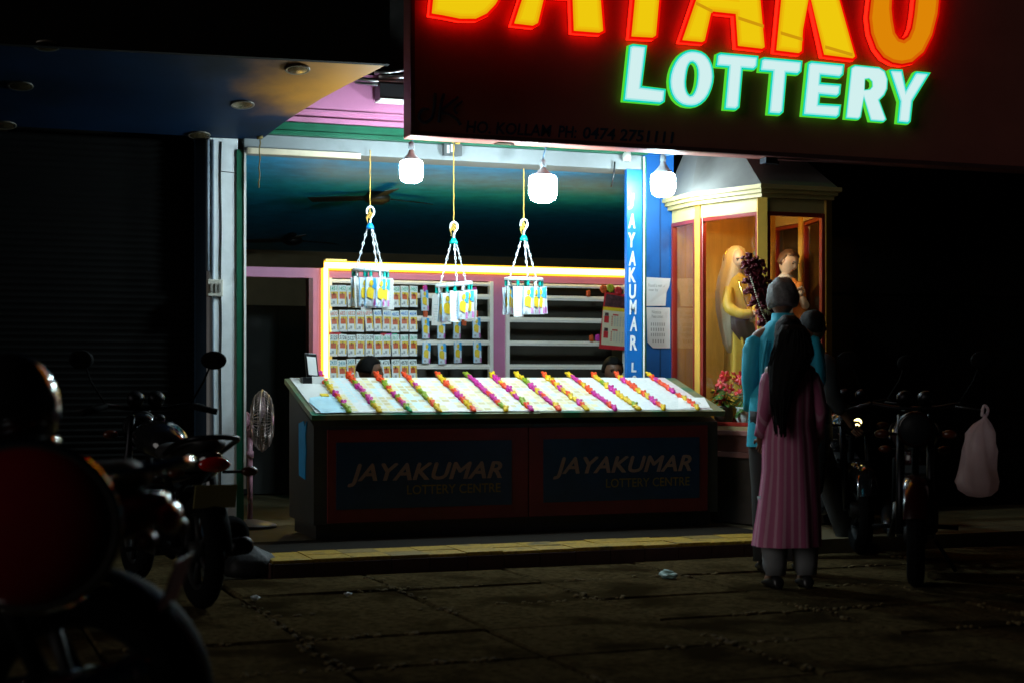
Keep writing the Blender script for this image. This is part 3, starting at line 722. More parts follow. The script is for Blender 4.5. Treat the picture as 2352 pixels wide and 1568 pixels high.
bulb(1523, 399, 453, 372, 362, 'glowing white bulb in front of the blue wall by the shrine', 10.75, E('bulb_glow_weaker', (.70, .93, 1.0), 95.))

# ================================================================== COUNTER
CX0, CX1, CYF, CYB, CZF, CZB = 2.465, 5.58, 10.25, 11.08, .948, 1.192
root = empty('ticket_counter', ((CX0+CX1)/2, 10.7, PZT), 'long dark red sales counter with a sloping display top and two blue panels', 'counter')
cred = M('counter_red', (.13, .010, .011), .45, var=.2, scale=4)
cdark = M('counter_side', (.03, .03, .026), .5, var=.2)
yb_ = CYF+.07
g = MB()
prof = [(yb_, PZT+.1), (yb_, CZF-.075), (CYB-.02, CZB-.075), (CYB-.02, PZT+.1)]
vs = [(x, y, z) for x in (CX0+.03, CX1-.03) for y, z in prof]
g.add(vs, [(0, 1, 2, 3), (7, 6, 5, 4)] + [(k, (k+1) % 4, 4+(k+1) % 4, 4+k) for k in range(4)]); obj('carcass', g, cdark, root)
g = MB(); g.box(CX0+.06, CX1-.06, yb_+.06, CYB-.06, PZT+.0, PZT+.099); obj('plinth', g, dark, root)
xm = XY(1212, yb_)
for x0, x1 in ((CX0+.12, xm-.004), (xm+.004, CX1-.12)):
    g = MB(); g.box(x0, x1, yb_-.018, yb_-.001, PZT+.11, CZF-.10); obj('front_board', g, cred, root, bevel=.003)
for (u0, u1, vt, vb, ul0, ul1, vl, us0, us1, vs2) in ((772, 1175, 1012, 1163, 800, 1152, 1087, 935, 1150, 1121), (1248, 1606, 1005, 1147, 1272, 1587, 1071, 1392, 1584, 1106)):
    a, b = PY(u0, (vt+vb)/2, yb_-.02), PY(u1, (vt+vb)/2, yb_-.02); zt = PY((u0+u1)/2, vt, yb_).z-.0; zb = PY((u0+u1)/2, vb, yb_).z
    g = MB(); g.box(a.x, b.x, yb_-.024, yb_-.0185, zb, zt); pn = obj('name_panel', g, M('panel_blue', (.006, .03, .075), .4, var=.2), root)
    g = MB(); p, q = PY(ul0, vl, yb_-.026), PY(ul1, vl, yb_-.026); c = (p+q)/2
    for k, (dx, dz) in enumerate(((-.005, -.003), (.005, -.003), (0, .004))): add_text(g, 'JAYAKUMAR', (c.x+dx, yb_-.0255-.0004*k, c.z+dz), (1, 0, 0), (0, 0, 1), fit=(q.x-p.x, .15), shear=.28)
    obj('lettering', g, M('panel_letter', (.24, .15, .12), .5), pn)
    g = MB(); p, q = PY(us0, vs2, yb_-.026), PY(us1, vs2, yb_-.026); c = (p+q)/2
    add_text(g, 'LOTTERY CENTRE', (c.x, yb_-.0255, c.z), (1, 0, 0), (0, 0, 1), fit=(q.x-p.x, .065), bold=.01)
    obj('lettering', g, M('panel_letter_yellow', (.16, .11, .015), .5), pn)
# sloping top
TL = Vector((0, CYB-CYF, CZB-CZF)); TN = Vector((0, -TL.z, TL.y)).normalized(); TU = TL.normalized(); LEN = TL.length
def top(x, s, h=0): return Vector((x, CYF, CZF)) + TU*(s*LEN) + TN*h        # s 0 front .. 1 back
gedge = M('counter_edge', (.16, .17, .09), .4, var=.3, scale=10, stain=((.02, .16, .09), 6, .5))
g = MB()
xs_ = XY(1242, CYF)
g.prism([[(CX0, 0), (xs_, 0), (xs_, LEN), (CX0, LEN)]], lambda p, d: top(p[0], p[1]/LEN, d), -.035, 0)
g.prism([[(xs_+.002, 0.004), (CX1, 0.004), (CX1, LEN), (xs_+.002, LEN)]], lambda p, d: top(p[0], p[1]/LEN, d), -.035, .004)
obj('top_board', g, gedge, root)
g = MB(); g.prism([[(CX0+.035, .03), (CX1-.09, .03), (CX1-.09, LEN-.005), (CX0+.035, LEN-.005)]], lambda p, d: top(p[0], p[1]/LEN, d), .0045, .0075); obj('display_sheet', g, M('display_white', (.72, .71, .68), .4, var=.04), root)
g = MB(); p = PX = None
yy0, yy1 = 10.62, 10.80
a = Vector((CX0+.028, yy0, 0)); pts = [(10.50, .90), (10.56, .86), (10.60, .90), (10.74, .88), (10.735, .7), (10.73, .52), (10.55, .50), (10.54, .62), (10.52, .7), (10.545, .8)]
g.prism([pts], lambda p, d: Vector((CX0+.029-d, p[0], p[1])), .0, .006)
tag(obj('blue_sheet_scrap', g, M('scrap_blue', (.01, .3, .62), .6)), 'torn blue plastic sheet stuck to the end of the counter', 'sheet')

# clip rows and ticket sheets
rowu = [735, 800, 865, 930, 1005, 1075, 1130, 1190, 1250, 1310, 1362, 1418, 1492]
rowsx = [XY(u, CYB) for u in rowu]
seqs = ['MOOGYYMOYMGG', 'OOOGMMMGMMGYY', 'OOOGGOYMGOMGE', 'OOOYMYGGGYOYY', 'OYYOOYOMMOYYO', 'GMMMMMMOMMOGY', 'YMMYOMMYMGGOM', 'YYGGMMYMOMMYO', 'OYYOYMYOYYMOY', 'YMMOYOOMMMMOM', 'OYYGYMMYYYYGY', 'OYMOOOYOYMMOY', 'YOMOOOMMOYOOY']
cm = {'M': M('clip_magenta', (.55, .008, .26), .35), 'O': M('clip_orange', (.80, .055, .004), .35), 'Y': M('clip_yellow', (.72, .46, .002), .35), 'G': M('clip_green', (.22, .33, .003), .35), 'E': M('clip_emerald', (.0, .32, .12), .35)}
cname = {'M': 'magenta', 'O': 'orange', 'Y': 'yellow', 'G': 'lime green', 'E': 'emerald green'}
def clip():
    g = MB()        # jaw wedge with two rounded wings; local z is the normal of the top, y runs up the slope
    def seg_(y, w, z0, z1): return [Vector((w*math.cos(t)*(1 if math.sin(t) < 0 else .8), y, (z0+z1)/2 + (z1-z0)/2*math.sin(t))) for t in [k*math.tau/12 for k in range(12)]]
    g.loft([seg_(-.026, .006, 0, .006), seg_(-.022, .014, 0, .012), seg_(-.008, .018, 0, .02), seg_(.008, .017, 0, .022), seg_(.020, .012, .002, .018), seg_(.024, .004, .006, .012)])
    for sx in (-1, 1):
        g.loft([seg_(.002, .006, .008, .019), seg_(.014, .010, .010, .024), seg_(.024, .010, .014, .026), seg_(.029, .004, .018, .024)])
        for v in g.v[-48:]: v.x += sx*(.003 + max(0, v.y-.004)*.30)
    g.tube([(-.016, 0, .012), (.016, 0, .012)], .004, 6); return g
clip_me = {k: clip().mesh('ticket_clip', [m]) for k, m in cm.items()}
tilt = math.atan2(TL.z, TL.y)
for i, x in enumerate(rowsx):
    n = len(seqs[i])
    for k, c in enumerate(seqs[i]):
        s = .995 - .955*(k/(n-1))
        if k == 7 and i == 12: continue
        o = bpy.data.objects.new('ticket_clip', clip_me[c]); COL.objects.link(o)
        o.location = top(x + rnd.uniform(-.005, .005), s, .0105)
        o.rotation_euler = (tilt + R(rnd.uniform(-6, 6)), R(rnd.uniform(-14, 14)), R(rnd.uniform(-22, 22))); sc = 1.28 if k else 1.45
        o.scale = (sc*rnd.uniform(.9, 1.1), sc*rnd.uniform(.9, 1.1), sc)
        pos = 'at the back end' if k == 0 else ('at the front end' if k == n-1 else f'{ordn[k]} from the back')
        tag(o, f'{cname[c]} clip {pos} of the {ordn[i]} clip row counted from the fan', 'clip', 'coloured clips holding tickets on the counter')
tints = [(.80, .81, .80), (.82, .80, .74), (.76, .84, .80), (.83, .78, .76), (.82, .80, .66), (.80, .74, .74), (.84, .82, .62), (.84, .82, .66), (.82, .80, .70), (.80, .80, .80), (.78, .82, .84), (.80, .84, .82), (.82, .70, .72)]
tn = ['white', 'cream', 'mint', 'pinkish white', 'pale yellow', 'rosy', 'butter yellow', 'lemon tinted', 'ivory', 'plain white', 'bluish white', 'greenish white', 'pink edged']
sheetp = [M('block_cream', (.74, .66, .36), .5), M('block_blue', (.60, .74, .76), .5), M('block_tan', (.60, .50, .27), .5), M('block_pink', (.66, .34, .40), .5)]
for i, x in enumerate(rowsx):
    x0 = x + .022; x1 = (rowsx[i+1] if i < 12 else CX1-.095) - .012
    if x1 - x0 < .05: continue
    g = MB()
    g.prism([[(x0, .04), (x1, .04), (x1, LEN-.01), (x0, LEN-.01)]], lambda p, d: top(p[0], p[1]/LEN, d), .008, .0095)
    nrow = 12; W = x1-x0
    if i < 9:
        for r_ in range(nrow):
            for c_ in range(3):
                if i == 3 and r_ in (5,): continue
                s0 = .06 + r_*.078; xx0 = x0 + W*(.05+c_*.31); ww = W*.24
                if rnd.random() < .25: continue
                m = 1 + (0 if c_ == 0 else rnd.choice((0, 1, 2)) if i > 0 else 1)
                h0 = .0098
                g.quad(top(xx0, s0, h0), top(xx0+ww, s0, h0), top(xx0+ww, s0+.05, h0+.003), top(xx0, s0+.05, h0+.003), m)
    if i in (4, 12):
        g.quad(top(x0, .045, .0102), top(x0+W*.2, .045, .0102), top(x0+W*.2, .985, .0102), top(x0, .985, .0102), 4)
    o = obj('ticket_sheet', g, [M('sheet_%s' % tn[i].replace(' ', '_'), tuple(.88*c for c in tints[i]), .55, var=.1, scale=30)] + sheetp)
    tag(o, f'{tn[i]} sheet of lottery tickets right after the {ordn[i]} clip row from the fan', 'ticket sheet', 'ticket sheets on the counter')
# loose things on the counter
g = MB(); x0 = CX0+.05
g.add([top(x0+.02+.06*0, .02, .011), top(rowsx[0]+.02, .03, .012), top(rowsx[0]-.02, .5, .012), top(x0+.02, .42, .012), top(x0-.01, .3, .013), top(x0+.0, .12, .02)], [(0, 1, 2, 3, 4, 5)])
tag(obj('pale_blue_sheet', g, M('sheet_blue', (.45, .70, .80), .5)), 'pale blue sheet curled at the counter corner nearest the fan', 'sheet')
p = PZ(720, 912, 1.06); g = MB(); sx = p.x
q = top(CX0+.185, .48, .014); g.obox(q, (.028, 0, 0), TU*.03, TN*.002); tag(obj('yellow_card', g, yellow), 'small yellow card on the pale blue sheet', 'card')
g = MB(); a = top(CX1-.33, .05, .02); g.add([top(CX1-.37, .05, .012), top(CX1-.1, .07, .015), top(CX1-.05, .3, .03), top(CX1-.25, .34, .02)], [(0, 1, 2, 3)]); g.add([top(CX1-.37, .05, .009), top(CX1-.1, .07, .012), top(CX1-.05, .3, .027), top(CX1-.25, .34, .017)], [(3, 2, 1, 0)])
c = top(CX1-.2, .18, .0235)
add_text(g, 'Rs 40', c, (1, 0, 0), TU, 1, fit=(.12, .06), bold=.0)
tag(obj('white_card', g, [paper, paperg]), 'white card propped at the front corner of the counter by the shrine', 'card')
# card stand at the far corner
p = PY(716, 858, 10.98)
root = empty('card_stand', (p.x, 10.98, CZB-.03), 'black stand holding a small white card at the counter corner', 'stand')
pz = CZB-.04
g = MB(); g.obox((p.x, 10.98, pz+.12), (.045, 0, -.004), (0, .008, .0), (-.006, .02, .10)); g.obox((p.x-.02, 10.98, pz+.02), (.055, 0, 0), (0, .05, 0), (0, 0, .03)); obj('frame', g, dark, root, bevel=.004)
g = MB(); g.obox((p.x+.0, 10.967, pz+.13), (.032, 0, -.003), (0, .003, 0), (-.004, .014, .065)); g.obox((p.x+.035, 10.925, pz+.02), (.045, 0, 0), (0, .003, .0), (0, 0.004, .035)); obj('card', g, paper, root)

# ================================================================== HANGING TICKET RINGS
YH = 11.06
def hang_ring(u, vrope, vhook, vcap, vdisc, half, vtick, cap, tilt_, lab, seed, tcols):
    rr = random.Random(seed)
    P = lambda uu, v, dy=0: PY(uu, v, YH+dy)
    a, b = P(u, vrope), P(u, vhook)
    # rope
    g = MB(); n = 14
    g.tube([a.lerp(b, k/n) + Vector((.002*math.sin(k*2.3), 0, 0)) for k in range(n+1)], .0045, 6)
    for k in range(3):
        c = b + Vector((0, 0, .0)); g.tube([c + Vector((.016*math.cos(t)-.006*k, .012*math.sin(t), .012*math.sin(2*t)-.014*k)) for t in [j*math.tau/8 for j in range(9)]], .005, 5)
    g.tube([b+Vector((-.01, 0, 0)), b+Vector((-.028, -.01, -.03)), b+Vector((-.02, -.01, -.075))], [.005, .006, .003], 5)
    if vrope > 325 and vrope < 335:
        g.tube([a+Vector((-.015, 0, .01)), a+Vector((.02, -.012, .02)), a+Vector((.045, -.01, .03)), a+Vector((.04, -.01, .0)), a+Vector((.01, -.012, .0))], .008, 6)
    tag(obj('hanging_rope', g, ropey), f'yellow rope holding the {lab}', 'rope', 'ropes of the ticket rings')
    root = empty('ticket_ring', P(u, vdisc), f'{lab} with chains and a hook', 'hanging rack', 'hanging ticket rings')
    c = P(u, vcap)
    g = MB(); hk = [c+Vector((0, 0, .02)), c+Vector((.004, 0, .06)), c+Vector((.028, 0, .10)), c+Vector((.024, 0, .135)), c+Vector((0, 0, .148)), c+Vector((-.022, 0, .13)), c+Vector((-.026, 0, .095))]
    g.tube(spline([tuple(h) for h in hk], 4), .008, 8); obj('hook', g, plastw, root)
    g = MB(); g.lathe([(.001, .03), (.014, .028), (.03, .0), (.032, -.014), (.001, -.018)], c, seg=14); obj('cap', g, cap, root)
    d = P(u, vdisc); R0 = half*d_scale(u)
    ax = Vector((math.sin(tilt_), -.05, math.cos(tilt_)))
    for k in range(3):
        t = R(-95) + k*math.tau/3 + (.35 if seed % 2 else 0)
        if k: t = [0, R(172), R(8)][k]
        e = d + Vector((math.cos(t)*R0*.72, math.sin(t)*R0*.72, -math.cos(t)*R0*.72*math.tan(tilt_)+.01))
        g = MB(); nl = 9; p0 = c + Vector((.02*math.cos(t), .02*math.sin(t), -.01)); dv = (e-p0)/nl
        for j in range(nl):
            q0 = p0+dv*j; q1 = q0+dv*1.08; sdir = basis(dv)[j % 2]*.0065
            g.tube([q0, q0.lerp(q1, .3)+sdir, q0.lerp(q1, .7)+sdir, q1, q0.lerp(q1, .7)-sdir, q0.lerp(q1, .3)-sdir], .0032, 5, closed=True)
        obj('chain', g, plastw, root)
    g = MB(); g.lathe([(R0*.12, .006), (R0*.9, .010), (R0, .004), (R0*1.01, -.014), (R0*.94, -.02), (R0*.9, -.006), (R0*.12, -.008)], d, ax, seg=32)
    for k in range(4): t = k*math.pi/4; 
    obj('disc', g, plastw, root)
    # tickets pinned round the rim
    n = 13
    ztop = d.z
    for k in range(n):
        t = math.tau*(k+.3)/n + rr.uniform(-.12, .12); rad = R0*.93
        x = d.x + rad*math.cos(t); y = d.y + rad*math.sin(t); z0 = ztop - .04 - rad*math.cos(t)*math.tan(tilt_)
        g = MB(); g.obox((x, y, z0+.012), (.007, .003, 0), (-.003, .007, 0), (0, 0, .03)); obj('peg', g, [teal, plastw, teal][k % 3], root)
        ty = tcols[k % len(tcols)]
        facing = 0 if math.sin(t) < .2 else math.pi
        yaw = rr.uniform(-.5, .5) if abs(math.cos(t)) < .8 else rr.uniform(.3, .9)*(1 if math.cos(t) < 0 else -1)
        if ty == 'S':
            o = bpy.data.objects.new('hung_ticket', sleeve_me)
        elif ty == 'W':
            o = bpy.data.objects.new('hung_ticket', slip_me)
        else: o = bpy.data.objects.new('hung_ticket', gold_me)
        COL.objects.link(o); sc = 1.12 if ty != 'W' else 1.2
        o.location = (x, y-.002, z0-.02-.092*sc - rr.uniform(0, .012)); o.scale = (sc, sc, sc)
        o.rotation_euler = (R(rr.uniform(-3, 3)), R(rr.uniform(-3, 3)), yaw)
        kind = {'S': 'sleeved yellow ticket', 'W': 'plain white slip', 'G': 'golden foil packet'}[ty]
        side = ['on its near side', 'on its shrine side', 'on its far side', 'on its fan side'][int(((t+math.pi/2+math.pi/4) % math.tau)//(math.pi/2))]
        tag(o, f'{kind} pegged {side} of the {lab}', 'ticket', f'tickets pegged to the {lab}')
def d_scale(u): return PY(u, HZ, YH).dot(Vector((SA, CA, 0)))/F
g = MB(); g.box(-.036, .036, -.003, .003, -.095, .095); g.quad((-.024, -.0036, .03), (.024, -.0036, .03), (.024, -.0036, .034), (-.024, -.0036, .034), 1)
for q in range(5): g.quad((-.024, -.0036, -.06+q*.016), (.02, -.0036, -.06+q*.016), (.02, -.0036, -.056+q*.016), (-.024, -.0036, -.056+q*.016), 1)
slip_me = g.mesh('white_slip', [paper, M('faint_print', (.6, .66, .66), .6)])
g = MB(); n = 10
vs = []; fs = []
for i in range(n+1):
    z = .095-.19*i/n; w = .017+.004*math.sin(i*2.1); vs += [(-w, -.006-.004*(i % 2), z), (w, -.006-.004*((i+1) % 2), z), (w, .006, z), (-w, .006, z)]
for i in range(n):
    for k in range(4): fs.append((4*i+k, 4*i+(k+1) % 4, 4*i+4+(k+1) % 4, 4*i+4+k))
g.add(vs, fs+[(0, 1, 2, 3), (4*n+3, 4*n+2, 4*n+1, 4*n)], 0)
gold_me = g.mesh('foil_packet', [M('gold_foil', (.75, .42, .06), .22, .9, var=.3, scale=40)])
hang_ring(850, 345, 492, 522, 619, 43, 710, bluecap, 0, 'blue capped ticket ring', 3, 'SSSWSGSWS')
hang_ring(1042, 330, 520, 556, 652, 43, 740, teal, R(-7), 'tilted ticket ring', 4, 'WSSWSSWSS')
hang_ring(1203, 388, 518, 549, 640, 45, 725, teal, 0, 'level teal capped ticket ring', 8, 'SSSSSSSSW')
# short cord end by the pilaster
a, b = PY(597, 318, YH), PY(595, 432, YH)
g = MB(); g.tube([a.lerp(b, k/10)+Vector((.004*math.sin(k*1.9), 0, 0)) for k in range(11)], .005, 6); g.tube([a+Vector((-.02, 0, 0)), a+Vector((.02, 0, .01))], .012, 6)
tag(obj('loose_cord', g, M('old_cord', (.12, .08, .015), .8)), 'loose yellow cord hanging empty beside the pilaster', 'rope')

# ================================================================== CEILING FANS
for (u, v, Y, lab) in ((866, 455, 13.4, 'dark ceiling fan nearer the opening, beside the first bulb'), (671, 552, 17.6, 'dark ceiling fan farther back in the room')):
    p = PY(u, v, Y)
    root = empty('ceiling_fan', p, lab, 'ceiling fan', 'ceiling fans in the room')
    fm = M('fan_brown', (.006, .0055, .005), .5)
    g = MB(); g.tube([p, (p.x, p.y, 2.82)], .014, 8); g.lathe([(.02, -.1), (.06, -.06), (.055, .0), (.03, .02)], (p.x, p.y, 2.825), seg=14); obj('rod', g, fm, root)
    g = MB(); g.lathe([(.001, -.06), (.05, -.058), (.11, -.03), (.12, .01), (.08, .05), (.02, .06)], p, seg=20); obj('motor', g, fm, root)
    for k in range(3):
        t = k*math.tau/3 + .45; d = Vector((math.cos(t), math.sin(t), 0)); n_ = Vector((-d.y, d.x, 0))
        g = MB(); g.obox(p+d*.36, d*.27, n_*.06+Vector((0, 0, .012)), Vector((0, 0, .003))); g.obox(p+d*.13, d*.05, n_*.015, Vector((0, 0, .004))); obj('blade', g, fm, root)

# ================================================================== PEDESTAL FAN
fx, fy = 2.30, 11.5
root = empty('pedestal_fan', (fx, fy, PZT), 'pink pedestal fan with a round wire cage beside the counter', 'fan')
fpink = M('fan_pink', (.55, .25, .33), .35, var=.05); fbase = M('fan_base', (.48, .40, .44), .35)
g = MB(); g.lathe([(.001, .05), (.03, .05), (.1, .035), (.19, .012), (.2, 0), (.001, 0)], (fx, fy, PZT), seg=32); obj('base', g, fbase, root)
zh = PY(600, 965, fy).z
g = MB(); g.tube([(fx, fy, PZT+.045), (fx, fy, zh-.1)], .02, 12); g.tube([(fx, fy, PZT+.5), (fx, fy, PZT+.55)], .028, 12); obj('pole', g, fpink, root)
g = MB(); ax = Vector((.96, -.28, 0)).normalized(); hub = Vector((fx, fy, zh)); 
g.lathe([(.001, -.17), (.05, -.165), (.068, -.12), (.068, -.02), (.05, 0), (.001, .0)], hub, ax, seg=18); g.tube([(fx, fy, zh-.12), (fx, fy, zh-.03)], .03, 10); obj('motor', g, fpink, root)
fc = hub + ax*.09
g = MB()
RA = .225
for sgn_ in (-1, 1):
    for k in range(48):
        t = k*math.tau/48; a_, b_ = basis(ax); d = math.cos(t)*a_ + math.sin(t)*b_
        g.tube([fc + ax*sgn_*.075 + d*.03, fc + ax*sgn_*.078 + d*.1, fc + ax*sgn_*.062 + d*.17, fc + ax*sgn_*.025 + d*.215, fc + d*RA], .0022, 4, cap=False)
    for r_, o_ in ((.03, .075), (.12, .076), (.19, .05)):
        a_, b_ = basis(ax); g.tube([fc + ax*sgn_*o_ + r_*(math.cos(t)*a_ + math.sin(t)*b_) for t in [j*math.tau/32 for j in range(32)]], .003, 5, closed=True)
a_, b_ = basis(ax); g.tube([fc + RA*(math.cos(t)*a_ + math.sin(t)*b_) for t in [j*math.tau/40 for j in range(40)]], .008, 6, closed=True)
obj('cage', g, M('cage_wire', (.34, .26, .24), .3, .8), root)
g = MB(); g.lathe([(.001, .085), (.035, .083), (.04, .076), (.001, .07)], fc, ax, seg=18); obj('badge', g, fpink, root)
for k in range(3):
    t = k*math.tau/3; d = math.cos(t)*a_ + math.sin(t)*b_; n_ = -math.sin(t)*a_ + math.cos(t)*b_
    g = MB(); g.add([fc+d*.03+n_*.015, fc+d*.03-n_*.02-ax*.01, fc+d*.12-n_*.085-ax*.03, fc+d*.195-n_*.06-ax*.025, fc+d*.2+n_*.02+ax*.01, fc+d*.12+n_*.06+ax*.02], [(0, 1, 2, 3, 4, 5)]); obj('blade', g, M('fan_blade', (.12, .07, .08), .3), root)
g = MB(); g.box(XY(549, 12.2), XY(560, 12.2), 12.2, 12.3, PZT, PY(550, 925, 12.2).z); tag(obj('maroon_post', g, maroon), 'dark maroon post standing behind the pedestal fan', 'post')

# ================================================================== GLASS SHRINE
SH = [(5.66, 11.30), (5.66, 10.85), (5.86, 10.2), (6.43, 10.2), (6.63, 10.85), (6.63, 11.30)]
SC_ = Vector((6.145, 10.9))
def shp(k, off=0):     # outline pushed out by off
    out = inset(SH, -off) if off else [Vector(p) for p in SH]
    out[0].y = out[5].y = 11.30 - (.0 if off >= 0 else 0); return [(p.x, min(p.y, 11.298)) for p in out]
ZS_, ZT_ = .83, 2.53
root = empty('glass_shrine', (6.145, 10.8, 0), 'projecting glass shrine with cream cornice, red wood frames and a sloping grey roof', 'shrine')
g = MB(); fz = lambda p, d: Vector((p[0], p[1], d))
g.prism([shp(0, .02)], fz, PZT, .60); obj('base', g, M('shrine_base', (.06, .05, .04), .6, var=.3), root)
g = MB(); g.prism([shp(0, .07)], fz, .601, .64); g.prism([shp(0, .03)], fz, .641, .765); g.prism([shp(0, .06)], fz, .766, .80); obj('plinth_moulding', g, M('moulding_red', (.28, .12, .10), .5, var=.2), root)
g = MB(); g.prism([shp(0, .01)], fz, .801, ZS_); obj('floor', g, M('shrine_floor', (.35, .25, .12), .5), root)
g = MB(); g.prism([shp(0, .035)], fz, ZT_, ZT_+.03); g.prism([shp(0, .06)], fz, ZT_+.031, ZT_+.058); g.prism([shp(0, .085)], fz, ZT_+.059, ZT_+.09); obj('cornice', g, cream, root)
roofm = M('roof_sheet', (.13, .125, .115), .65, var=.2, scale=3, bump=.1)
g = MB(); a = shp(0, .06); b = [(SC_.x+(p[0]-SC_.x)*.55, 11.297 if p[1] > 11.2 else 11.25+(p[1]-11.25)*.3) for p in a]
vs = [Vector((p[0], p[1], ZT_+.091)) for p in a] + [Vector((p[0], p[1], 3.16)) for p in b]
g.add(vs, [(k, (k+1) % 6, 6+(k+1) % 6, 6+k) for k in range(6)] + [tuple(range(6))[::-1], tuple(range(6, 12))]); obj('roof', g, roofm, root)
for k in (1, 2, 3, 4):     # corner posts
    x, y = SH[k]; c = Vector((x, y, 0)); out = (Vector((x, y)) - SC_).normalized()
    g = MB(); n = Vector((out.x, out.y, 0)); t = Vector((-n.y, n.x, 0)); cc = c - n*.025
    g.obox((cc.x, cc.y, (ZS_+ZT_)/2), n*.028, t*.036, Vector((0, 0, (ZT_-ZS_)/2-.001))); obj('corner_post', g, M('post_amber', (.70, .40, .06), .45, var=.1), root)
for k in range(5):
    P, Q = Vector(SH[k]), Vector(SH[k+1]); d = (Q-P).normalized(); nrm = Vector((-d.y, d.x)) if False else Vector((d.y, -d.x))
    if nrm.dot((P+Q)/2 - SC_) < 0: nrm = -nrm
    L = (Q-P).length; D = Vector((d.x, d.y, 0)); N = Vector((nrm.x, nrm.y, 0)); P3 = Vector((P.x, P.y, 0))
    m0 = .035 if k else .01; m1 = .035 if k < 4 else .01
    def bar(g, s0, s1, z0, z1, t0=-.035, t1=.0):
        c = P3 + D*((s0+s1)/2) + N*((t0+t1)/2) + Vector((0, 0, (z0+z1)/2)); g.obox(c, D*((s1-s0)/2), N*((t1-t0)/2), Vector((0, 0, (z1-z0)/2)))
    g = MB(); bar(g, m0, L-m1, ZT_-.10, ZT_-.002); obj('head_rail', g, cream, root)
    fr = MB(); w = .03; zt = ZT_-.102; zb = ZS_+.002
    bar(fr, m0+.001, m0+w, zb, zt, -.032, .008); bar(fr, L-m1-w, L-m1-.001, zb, zt, -.032, .008)
    bar(fr, m0+w+.001, L-m1-w-.001, zt-w, zt, -.03, .006); bar(fr, m0+w+.001, L-m1-w-.001, zb, zb+w, -.03, .006)
    f = obj('pane_frame', fr, woodr, root, bevel=.004)
    gl = MB(); bar(gl, m0+w-.002, L-m1-w+.002, zb+w-.002, zt-w+.002, -.014, -.010); obj('glass', gl, glassm, f)
g = MB(); g.box(5.665, 6.625, 11.27, 11.294, ZS_+.001, ZT_-.002)
g.box(6.3, 6.32, 11.255, 11.2695, ZS_+.2, ZT_-.3); g.box(6.55, 6.57, 11.255, 11.2695, ZS_+.2, ZT_-.3); g.box(6.321, 6.549, 11.255, 11.2695, ZT_-.32, ZT_-.3)
obj('back_panel', g, amber, root)
g = MB(); g.prism([shp(0, -.04)], fz, ZT_-.012, ZT_-.003); obj('inner_ceiling', g, M('inner_ceiling', (.35, .22, .1), .6), root)
root = empty('shrine_lamp', (5.83, 10.6, 2.43), 'small warm lamp glowing under the shrine ceiling', 'lamp')
g = MB(); g.ell((5.83, 10.60, 2.465), (.022, .022, .03), 12, 8); obj('glowing_bulb', g, E('shrine_glow', (1., .58, .16), 420.), root)
g = MB(); g.tube([(5.83, 10.60, 2.49), (5.83, 10.60, ZT_-.013)], .012, 8); obj('socket', g, dark, root)

# ------------------------------------------------------------------ statues
def fold(k, amp, ph=0): return 1 + amp*math.sin(k + ph) + amp*.6*math.sin(2.3*k + 1.1 + ph)
def ring(cx, cy, z, rx, ry, n=40, amp=0., fr=7, ph=0., tiltx=0., tilty=0.):
    o = []
    for k in range(n):
        t = math.tau*k/n; f = 1 + amp*math.sin(fr*t + ph) + amp*.5*math.sin((fr*2-3)*t + 1.3*ph)
        x = rx*f*math.cos(t); y = ry*f*math.sin(t); o.append(Vector((cx+x, cy+y, z + tiltx*x + tilty*y)))
    return o
def head_mesh(g, c, s, rot, m_skin=0, m_eye=1, m_lip=2):
    """a head facing +y before rot: s is half the head height"""
    def fn(d, q):
        x, y, z = d
        q = Vector((q.x, q.y, q.z))
        if z < -.1: q.x *= 1 - .34*(-z-.1); q.y *= 1 - .16*(-z-.1)
        if y > 0:
            nz = math.exp(-((x/.16)**2) - (((z+.12)/.2)**2)); q.y += s*.24*nz
            q.y += s*.10*math.exp(-((x/.34)**2) - (((z+.78)/.2)**2))
            for sx in (-1, 1): q.y -= s*.12*math.exp(-(((x-sx*.36)/.2)**2) - (((z-.08)/.13)**2))
            q.y += s*.06*math.exp(-((x/.5)**2) - (((z-.28)/.1)**2))
            q.y += s*.05*math.exp(-((x/.22)**2) - (((z+.45)/.07)**2))
        return q
    g.ell(c, (s*.72, s*.86, s), 28, 20, m_skin, rot, fn)
    for sx in (-1, 1):
        e = Vector((sx*s*.27, s*.70, s*.07)); g.ell(Vector(c)+rot@e, (s*.10, s*.07, s*.06), 8, 6, m_eye, rot)
        e = Vector((sx*s*.72, -s*.02, s*.0)); g.ell(Vector(c)+rot@e, (s*.08, s*.16, s*.24), 8, 6, m_skin, rot)
        e = Vector((sx*s*.27, s*.79, s*.22)); g.obox(Vector(c)+rot@e, rot@Vector((s*.15, 0, -sx*s*.01)), rot@Vector((0, s*.03, 0)), rot@Vector((0, 0, s*.025)), m_eye)
    e = Vector((0, s*.79, -s*.44)); g.ell(Vector(c)+rot@e, (s*.2, s*.05, s*.05), 8, 6, m_lip, rot)
def hair_mesh(g, c, s, rot, low=-.2, grow=1.09, fr=.25):
    def fn(d, q):
        k = 1 + .03*math.sin(9*d.x+5*d.z) + .02*math.sin(23*d.y)
        q = q*k
        lim = low if d.y < fr else .45 + .25*(d.y-fr)
        if d.z < lim: q = Vector((q.x*.80, q.y*.80, max(q.z, lim*s)))
        return q
    g.ell(Vector(c)+rot@Vector((0, -s*.04, s*.03)), (s*.78*grow, s*.88*grow, s*1.0*grow), 28, 20, 0, rot, fn)
eyem = M('eye_dark', (.02, .015, .012), .2); lip = M('lip', (.16, .04, .035), .4)
stskin = M('statue_skin', (.72, .50, .32), .4, var=.05)
